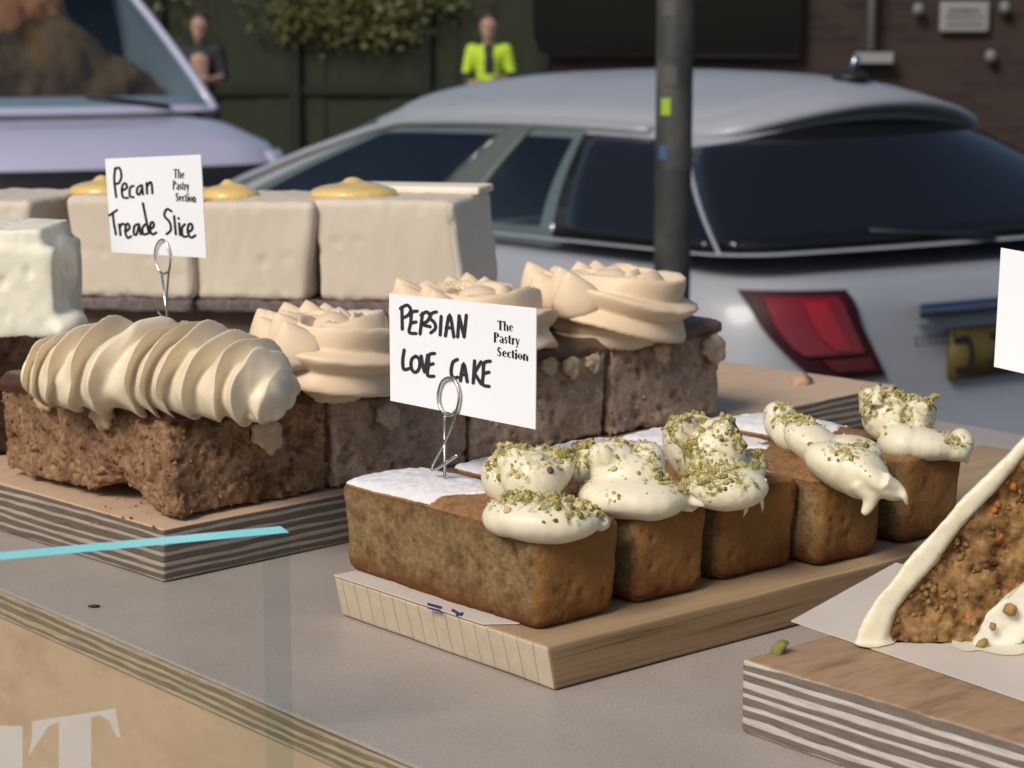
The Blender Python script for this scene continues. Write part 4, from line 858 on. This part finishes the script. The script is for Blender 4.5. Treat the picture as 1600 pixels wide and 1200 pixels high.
prof1 = [(0, .06), (.03, .42), (.08, .72), (.17, .92), (.3, 1.0), (.55, .98), (.75, 1.0), (.9, .92), (.96, .8), (1, .45)]
piping(roots[0], at(44, 592, Z1 + .012), at(438, 610, Z1 + .020), .0300, 12, 3, .40, prof1, M['butter'], 1, .006, .95, .35, (0, 0), 1)
for ri, (px0, px1, py, zt_, ph_) in enumerate(((380, 660, 604, .1035, 3.6), (598, 898, 553, .1065, 3.9), (802, 1102, 522, .1095, 3.6))):
    c_ = at((px0 + px1) / 2, py, zt_); w_ = (px1 - px0) / F * np.dot(c_ - CAM, cf) / 2; r_ = .0235
    rosette(roots[ri + 1], c_ , w_ - r_ * .85, .052, r_, 2.0, ph_, .015, M['butter2'], 3 + ri * 4, 2.4)
# small star blob at the end of the near roll
V, Q, N = remesh([sphere(at(a, b, z_), (r_ * 1.1, r_, r_ * .85), axis(t_)) for a, b, z_, r_, t_ in ((420, 634, .112, .0105, 20), (436, 622, .115, .0105, -10), (432, 598, .124, .0105, -30), (448, 600, .119, .009, 40), (405, 642, .110, .009, 0))], .001, 2); V = V + N * (.0012 * fbm(V * 90, 2, 4))[:, None]; obj('cream_tip', V, Q, M['butter'], roots[0])
for sl_, px, py, z_, s_, tilt in ((0, 160, 640, .098, .0095, 70), (0, 425, 668, .095, .0115, 10), (0, 70, 618, .1, .008, 60), (1, 612, 640, .098, .0095, 60), (2, 897, 566, .100, .0085, 20), (2, 930, 560, .101, .0075, 70), (2, 862, 565, .1, .007, 40), (3, 1038, 545, .103, .008, 60), (3, 1120, 535, .106, .012, 50)):
    # set on the face the camera sees, just proud of the sponge
    p = at(px, py, z_) if False else None
    yy = specs[sl_][3][0]; nrm = -ax1[1]; pl = O1 + np.array([0, yy - .0055, 0]) @ ax1
    if px in (160, 70): nrm = -ax1[0]; pl = O1 + np.array([specs[sl_][1] - .0055, 0, 0]) @ ax1
    p = on_plane(px, py, pl, nrm); t = R((tilt * 7 % 70) - 35); side_ = np.cross(UP, nrm)
    pecan(p, [side_ * math.cos(t) + UP * math.sin(t), -side_ * math.sin(t) + UP * math.cos(t), nrm], s_ * 1.75, M['pecan'] if sl_ == 0 else mat('dull_pecan', [(.40, .29, .19, 1), (.56, .43, .30, 1)], 160, .6, .6, 700), roots[sl_])
ps = []; rg = np.random.default_rng(21)
for j in range(46): ps.append(rock(at(rg.normal(215, 70), rg.normal(790, 22), .0352), .0005 + .0012 * rg.random() ** 2, j)) if j < 30 else ps.append(rock(at(rg.uniform(900, 1380), rg.normal(0, 8) + 950 - .26 * (rg.uniform(880, 1380) - 960), .0258), .0004 + .0008 * rg.random(), j))
ps = [p_ for p_ in ps if (p_[0].mean(0) - O1) @ ax1[1] > .004 or p_[0].mean(0)[2] < .03]; ps = [p_ for p_ in ps if p_[0].mean(0)[1] > .005]
o = obj('crumbs', *join(ps), M['sponge'], None); tag(o, 'scattered brown cake crumbs lying on the two wooden boards', 'crumbs'); o['kind'] = 'stuff'
cp = at(1252, 598, .036); tag(obj('cake_crumb', *rock(cp, .0105, 5), mat('pale_crumb', [(.42, .26, .16, 1), (.56, .37, .25, 1)], 200, .9, .8, 800)), 'pale cake crumb on the bare end of the treacle slice board', 'crumb')
tag(obj('pistachio_piece', *rock(at(1218, 1016, .0392), .0052, 9), M['pist'][1]), 'green pistachio fragment on the corner of the thick striped board', 'nut')

# ================================================================== CHEESECAKES on a riser
tb = R(13); e1 = cr * math.cos(tb) - fh * math.sin(tb); e2 = fh * math.cos(tb) + cr * math.sin(tb)
def frame(px, D): q = atd(px, 300, D); return np.array([q[0], q[1], 0])
rz = .086
c0 = frame(-140, 1.97); c1 = frame(738, 1.90)
V, Fs = prism([c0 - e2 * .004, c1 - e2 * .0, c1 + e2 * .17, c0 + e2 * .17], (0, 0, rz - .001)); V[:, 2] += .0006
tag(obj('display_riser', V, Fs, M['riser'], None, False), 'dark wooden riser behind the treacle slices holding the pale cheesecakes', 'riser')
def cheesecake(px0, px1, D, zt, label, curd, seed, right=True, depth=.15):
    o = frame(px0, D); L = np.dot(frame(px1, D) - o, cr) / math.cos(tb); mid = o + e1 * L / 2 + e2 * depth / 2
    root = thing('cheesecake_slice', label, 'cheesecake', mid + UP * rz, 'pale cheesecake slices on the riser')
    s = np.array([L / 2, depth / 2, (zt - rz - .012) / 2]); v, q, n = roundbox(s, .008, .003); u = v / s
    v = v + n * (.0030 * fbm(v * [10, 10, 14] + seed, 2, seed) + .0011 * fbm(v * [90, 90, 25] + seed, 3, seed) - .002 * pits(v * 60 + seed, seed, .75))[:, None]
    v[:, 0] += .004 * np.sin(v[:, 2] * 40 + seed); ed = 1 - smooth(0, .02, v[:, 2] + s[2]); v += n * (ed * .002 * fbm(v * 120, 2, seed))[:, None]
    fr = np.array([n[a].mean(0) for a in q]); mi = np.where((fr[:, 0] > .5), 1, 0) if right else np.zeros(len(q), int)
    ax = np.array([e1, e2, UP]); org = mid + UP * (rz + .0125 + s[2])
    obj('filling', org + v @ ax, q, [M['cheese'], M['cheese_cream']], root, True, mi)
    s2 = np.array([L / 2 + .002, depth / 2 + .002, .0062]); v, q, n = roundbox(s2, .004, .004); v = v + n * (.002 * fbm(v * 90, 2, seed + 2))[:, None]
    obj('biscuit_base', mid + UP * (rz + .0068) + v @ ax, q, M['biscuit'], root)
    if right:   # set-cream rim along the back and right of the top
        s3 = np.array([L / 2 - .001, .03, .004]); v, q, n = roundbox(s3, .003, .006); obj('top_cream', mid + e2 * (depth / 2 - .034) + UP * (zt + .0026) + v @ ax, q, M['cheese_cream'], root)
    if curd:
        px, py, a = curd; c = on_plane(px, py, np.array([0, 0, zt + .002]), UP) if False else mid + e1 * (np.dot(frame(px, D) - mid, cr)) - e2 * .02 + UP * (zt + .001)
        parts = [sphere(c, (a, a * .9, .0105), [e1, e2, UP]), sphere(c + UP * .006 + e1 * .004, (a * .6, a * .5, .006), [e1, e2, UP]), sphere(c + UP * .011 - e1 * .001, (a * .22, a * .2, .005), [e1, e2, UP])]
        V, Q, N = remesh(parts, .002, 8); obj('lemon_curd', V, Q, M['curd'], root)
cheesecake(490, 716, 1.90, .193, 'rightmost pale cheesecake with a glossy lemon curd dome on top', (552, 0, .043), 3)
cheesecake(302, 488, 1.915, .190, 'pale cheesecake between the treacle card and the rightmost cheesecake', (352, 0, .03), 6, False)
cheesecake(106, 299, 1.93, .193, 'pale cheesecake half hidden behind the treacle slice card', (150, 0, .034), 9, False)
cheesecake(-110, 50, 1.93, .190, 'leftmost pale cheesecake behind the dark stout cake', None, 12, False)

# dark layer cake with white topping at the left edge
D = 1.49; k0 = frame(-150, D); k1 = frame(52, D); Lk = np.dot(k1 - k0, cr); mk = (k0 + k1) / 2 + fh * .055
dk = thing('stout_cake', 'dark brown cake with a thick white cream topping at the left edge', 'cake', mk + UP * .0346)
s = np.array([Lk / 2, .055, .045]); v, q, n = roundbox(s, .006, .0024); v = v + n * (.003 * fbm(v * 40, 2, 3) + .0015 * fbm(v * 140, 2, 5) - .004 * pits(v * 85, 4, .4))[:, None]; v[:, 2] = np.maximum(v[:, 2], -s[2])
obj('sponge', mk + UP * (.0354 + s[2]) + v @ np.array([cr, fh, UP]), q, M['choc'], dk)
parts = [box((-Lk / 2, -.053, 0), (Lk / 2 + .012, .053, .066), [cr, fh, UP], mk + UP * .121), box((-Lk / 2, -.05, .0), (Lk / 2 + .004, .05, .012), [cr, fh, UP], mk + UP * .189), sphere(mk + cr * (Lk / 2 + .016) - fh * .03 + UP * .128, (.014, .03, .012), [cr, fh, UP]), sphere(mk + cr * (Lk / 2 + .004) + UP * .165, (.012, .04, .03), [cr, fh, UP])]
V, Q, N = remesh(parts, .003, 5); V = V + N * (.0020 * fbm(V * 30, 2, 5) + .0007 * fbm(V * 160, 2, 9) - .003 * pits(V * 70, 3, .7))[:, None]; obj('cream_topping', V, Q, M['white_cream'], dk)

# ================================================================== CARROT CAKE
Dc = 1.0; zc = z3 + .001; dv = fh * .88 + cr * .47
ck = thing('carrot_cake_slice', 'large carrot cake slice with cream down its sloping left side', 'cake slice', at(1560, 1045, zc))
A = lambda px, py, d=0.0: atd(px, py, Dc) + dv * d
pc_ = [(1368, 1022), (1378, 992), (1390, 958), (1413, 920), (1450, 876), (1500, 815), (1556, 750), (1596, 705), (1650, 655), (1860, 655), (1860, 1075), (1640, 1052), (1500, 1030), (1440, 1026)]
v, f = prism([A(a, b) for a, b in pc_], dv * .075); V, Q, N = remesh([(v, f)], .0016, 3)
V = V + N * (.0040 * fbm(V * 60, 2, 3) + .0036 * fbm(V * 170, 2, 7) - .007 * pits(V * 95, 6, .35))[:, None]; V[:, 2] = np.maximum(V[:, 2], zc); obj('sponge', V, Q, M['carrot'], ck)
pf = [(1348, 1028), (1340, 1006), (1350, 972), (1375, 930), (1412, 884), (1458, 830), (1512, 772), (1565, 722), (1590, 693), (1640, 648), (1652, 662), (1602, 708), (1562, 756), (1508, 818), (1456, 884), (1420, 924), (1396, 962), (1384, 1000), (1378, 1026)]
parts = [prism([A(a, b, -.006) for a, b in pf], dv * .088)] + [sphere(A(1360, 1020, .01), (.009, .016, .014), [cr, fh, UP]), tube(spline([A(1362, 1010, -.004), A(1358, 1034, -.006), A(1357, 1040, -.006)], 5), [.009 - .0014 * (j / 2) for j in range(11)], 10)]
V, Q, N = remesh(parts, .0016, 9); V = V + N * (.0016 * fbm(V * 40, 2, 8) + .0005 * fbm(V * 200, 2, 3))[:, None]; V[:, 2] = np.maximum(V[:, 2], zc + .0003); cf_ = obj('cream_side', V, Q, M['cream'], ck)
pl_ = [(1500, 1040), (1512, 1010), (1545, 955), (1600, 905), (1700, 850), (1720, 900), (1625, 975), (1588, 1015), (1600, 1062), (1560, 1060), (1530, 1040)]
v, f = prism([A(a, b, -.008) for a, b in pl_], dv * .03); V, Q, N = remesh([(v, f), sphere(A(1570, 1045, -.01), (.014, .016, .008), axis(20)), sphere(A(1512, 1032, -.008), (.007, .012, .006), axis(10))], .0014, 4)
V = V + N * (.0034 * fbm(V * 60, 3, 5))[:, None]; V[:, 2] = np.maximum(V[:, 2], zc + .0003); obj('cream_filling', V, Q, M['white_cream'], ck)
ps = []; mis = []
mats_c = [M['carrot'], mat('carrot_shred', [(.36, .115, .02, 1), (.44, .17, .04, 1)], 100, .6, .5, 600), mat('pale_crumb_bits', [(.30, .17, .06, 1), (.40, .25, .10, 1)], 200, .8, .6, 700)]
from mathutils.geometry import intersect_point_tri_2d
def inside(px, py, poly):
    c = False; j = len(poly) - 1
    for i in range(len(poly)):
        if (poly[i][1] > py) != (poly[j][1] > py) and px < (poly[j][0] - poly[i][0]) * (py - poly[i][1]) / (poly[j][1] - poly[i][1]) + poly[i][0]: c = not c
        j = i
    return c
rg = np.random.default_rng(4); n_ = 0
while n_ < 600:
    px, py = rg.uniform(1380, 1660), rg.uniform(680, 1035)
    if inside(px, py, pc_):
        vv, ff = rock(A(px, py, .001), .0006 + .0024 * rg.random() ** 3, n_ + 3); ps.append((vv, ff)); mis += [int(rg.choice(3, p=[.80, .17, .03]))] * len(ff); n_ += 1
o = obj('crumbs', *join(ps), mats_c, ck, True, mis); o['kind'] = 'stuff'
ps = [];
for j in range(26):
    t = rg.random(); px = 1352 + 250 * t + rg.normal() * 5; py = 1010 - 340 * t + rg.normal() * 10
    ps.append(rock(A(px, py, -.0085), .0008 + .0009 * rg.random(), j))
tub = [rock(A(px, py, -.011), r_, int(px)) for px, py, r_ in ((1588, 945, .004), (1545, 995, .0035), (1566, 1052, .003), (1590, 1050, .003), (1532, 965, .002), (1560, 970, .0025))]
o = obj('crumbs', *join(tub), mats_c[2], ck); o['kind'] = 'stuff'

# ================================================================== NAME CARDS
def card(name, corners, p, nrm, label, writing):
    nrm = np.array(nrm, float); nrm /= np.linalg.norm(nrm)
    V = [on_plane(a, b, p, nrm) for a, b in corners]; mid = np.mean(V, 0)
    root = thing(name, label, 'name card', (mid[0], mid[1], min(v_[2] for v_ in V)), 'white name cards')
    v, f = prism(V, -nrm * .0006); obj('card', v, f, M['card'], root, False)
    for nm, shapes, mt in writing: obj(nm, *lay(shapes, lambda a, b: on_plane(a, b, p, nrm), nrm, .00025), mt, root, False)
    return root
def strokes(lines, ox, oy, k, wd):
    out = []
    for pl in lines: out += ribbon([(ox + a / k, oy + b / k) for a, b in pl], wd)
    return out
def logo(rows, ox, oy, k):
    out = []
    for w_, x0, x1, b0, b1, cap in rows: out += serif(w_, ox + x0 / k, ox + x1 / k, oy + b0 / k, oy + b1 / k, cap / k)
    return out
persian = [[(182, 266), (183, 312), (184, 358)], [(176, 272), (203, 258), (219, 276), (209, 299), (184, 312)], [(246, 283), (224, 289), (219, 332), (213, 371), (241, 376)], [(219, 333), (241, 328)], [(268, 292), (263, 335), (258, 378)], [(262, 300), (285, 286), (299, 302), (287, 326), (264, 337), (300, 348)],
 [(326, 286), (306, 293), (301, 313), (318, 331), (322, 355), (303, 373)], [(346, 305), (342, 382)], [(364, 386), (381, 297), (399, 390)], [(367, 352), (394, 353)], [(415, 390), (421, 302)], [(421, 302), (442, 390)], [(442, 390), (451, 300)],
 [(192, 445), (186, 490), (191, 525), (213, 522)], [(240, 470), (223, 485), (222, 520), (238, 538), (255, 520), (256, 485), (240, 470)], [(263, 470), (269, 505), (277, 536)], [(277, 536), (284, 505), (290, 466)], [(319, 459), (296, 466), (293, 508), (290, 550), (316, 554)], [(293, 508), (313, 502)],
 [(414, 484), (395, 497), (388, 538), (398, 560), (416, 558)], [(427, 573), (440, 500), (455, 577)], [(429, 546), (452, 548)], [(486, 490), (480, 582)], [(513, 494), (485, 540)], [(485, 540), (513, 586)], [(551, 491), (526, 499), (522, 545), (520, 588), (546, 596)], [(522, 543), (546, 537)]]
pecs = [[(578, 200), (572, 255), (582, 345)], [(574, 206), (598, 200), (608, 240), (597, 272), (579, 280)], [(612, 312), (634, 300), (632, 280), (618, 279), (610, 306), (616, 345), (641, 349)], [(669, 290), (652, 298), (650, 338), (669, 346)], [(706, 286), (689, 299), (686, 325), (698, 332), (711, 302), (711, 286)], [(711, 286), (716, 331)], [(737, 328), (734, 275)], [(736, 292), (751, 270), (760, 284), (763, 326)],
 [(547, 437), (566, 424), (586, 410)], [(565, 424), (570, 472), (581, 531)], [(597, 482), (604, 535)], [(599, 498), (611, 479), (623, 482)], [(628, 518), (648, 502), (645, 481), (633, 482), (628, 520), (640, 549), (657, 540)], [(691, 480), (673, 491), (671, 529), (684, 531), (695, 492)], [(696, 480), (705, 531)], [(730, 480), (714, 499), (718, 531), (737, 528)], [(716, 376), (729, 442), (746, 527)], [(752, 507), (770, 491), (767, 471), (755, 476), (752, 510), (764, 531), (783, 522)],
 [(859, 416), (836, 405), (823, 437), (849, 470), (856, 508), (834, 530)], [(872, 440), (881, 531)], [(897, 476), (902, 535)], [(894, 450), (896, 453)], [(926, 481), (911, 500), (916, 540), (936, 541)], [(940, 522), (962, 506), (960, 481), (946, 482), (940, 516), (955, 547), (979, 536)]]
cn = np.array([-1, -.08, .10])
pA = at(700, 752, TOPZ + .006) + np.array([0, 0, .0]); 
card('name_card', [(608, 458), (838, 481.5), (836.5, 671), (610, 626)], pA, cn, 'larger white card reading PERSIAN LOVE CAKE above the nearest loaf cake',
     [('handwriting', strokes(persian, 560, 380, 2.667, 5.2), M['ink2']), ('logo', logo([('The', 580, 646, 361, 369, 40), ('Pastry', 564, 674, 412, 426, 42), ('Section', 577, 711, 470, 491, 40)], 560, 380, 2.667), M['ink'])])
pB = at(264, 508, .103 + .026)
card('name_card', [(164, 248), (313.5, 241.5), (322.5, 403), (174.5, 394)], pB, np.array([-1, -.1, .04]), 'smaller white card reading Pecan Treacle Slice above the ribbed cream roll',
     [('handwriting', strokes(pecs, 0, 200, 3.2, 3.6), M['ink']), ('logo', logo([('The', 869, 924, 250, 254, 46), ('Pastry', 864, 948, 308, 312, 46), ('Section', 878, 983, 366, 372, 44)], 0, 200, 3.2), M['ink'])])
pC = A(1690, 780, .03)
card('name_card', [(1564, 387), (1775, 425), (1768, 622), (1553, 573)], pC, cn, 'blank white card cut off at the right edge above the carrot cake', [])
def holder(label, p, nrm, pts, rad, spike):
    nrm = np.array(nrm, float); nrm /= np.linalg.norm(nrm); P3 = [on_plane(a, b, p, nrm) + nrm * .0022 for a, b in pts]
    parts = [tube(spline(P3, 7), rad, 8)]
    s0 = on_plane(*spike[0], p, nrm) + nrm * .0022; s1 = on_plane(*spike[1], p, nrm) + nrm * .001; s1b = s1 - UP * .018
    parts.append(tube([s0, s1, s1b], rad, 8)); v, f = join(parts); return tag(obj('card_holder', v, f, M['wire'], None), label, 'card holder', 'wire card holders')
holder('bent steel wire holding the PERSIAN LOVE CAKE card', pA, cn, [(719, 711), (700, 724), (682, 734), (680, 727), (696, 697), (709, 668), (717, 645), (722, 618), (716, 596), (705, 590), (694, 598), (689, 618), (692, 636), (701, 648), (712, 647), (716, 640)], .00095, ((699, 648), (697, 750)))
holder('bent steel wire holding the Pecan Treacle Slice card', pB, np.array([-1, -.1, .04]), [(250, 486), (259, 497), (264, 500), (264, 470), (267, 430), (270, 405), (264, 380), (256, 374), (248, 384), (246, 402), (252, 422), (259, 428), (266, 424)], .0008, ((256, 424), (265, 512)))
holder('bent steel wire holding the blank card, beyond the right edge', pC, cn, [(1690, 740), (1672, 752), (1680, 720), (1692, 660), (1684, 610), (1672, 606), (1662, 625), (1668, 655), (1680, 660)], .00095, ((1672, 650), (1672, 775)))
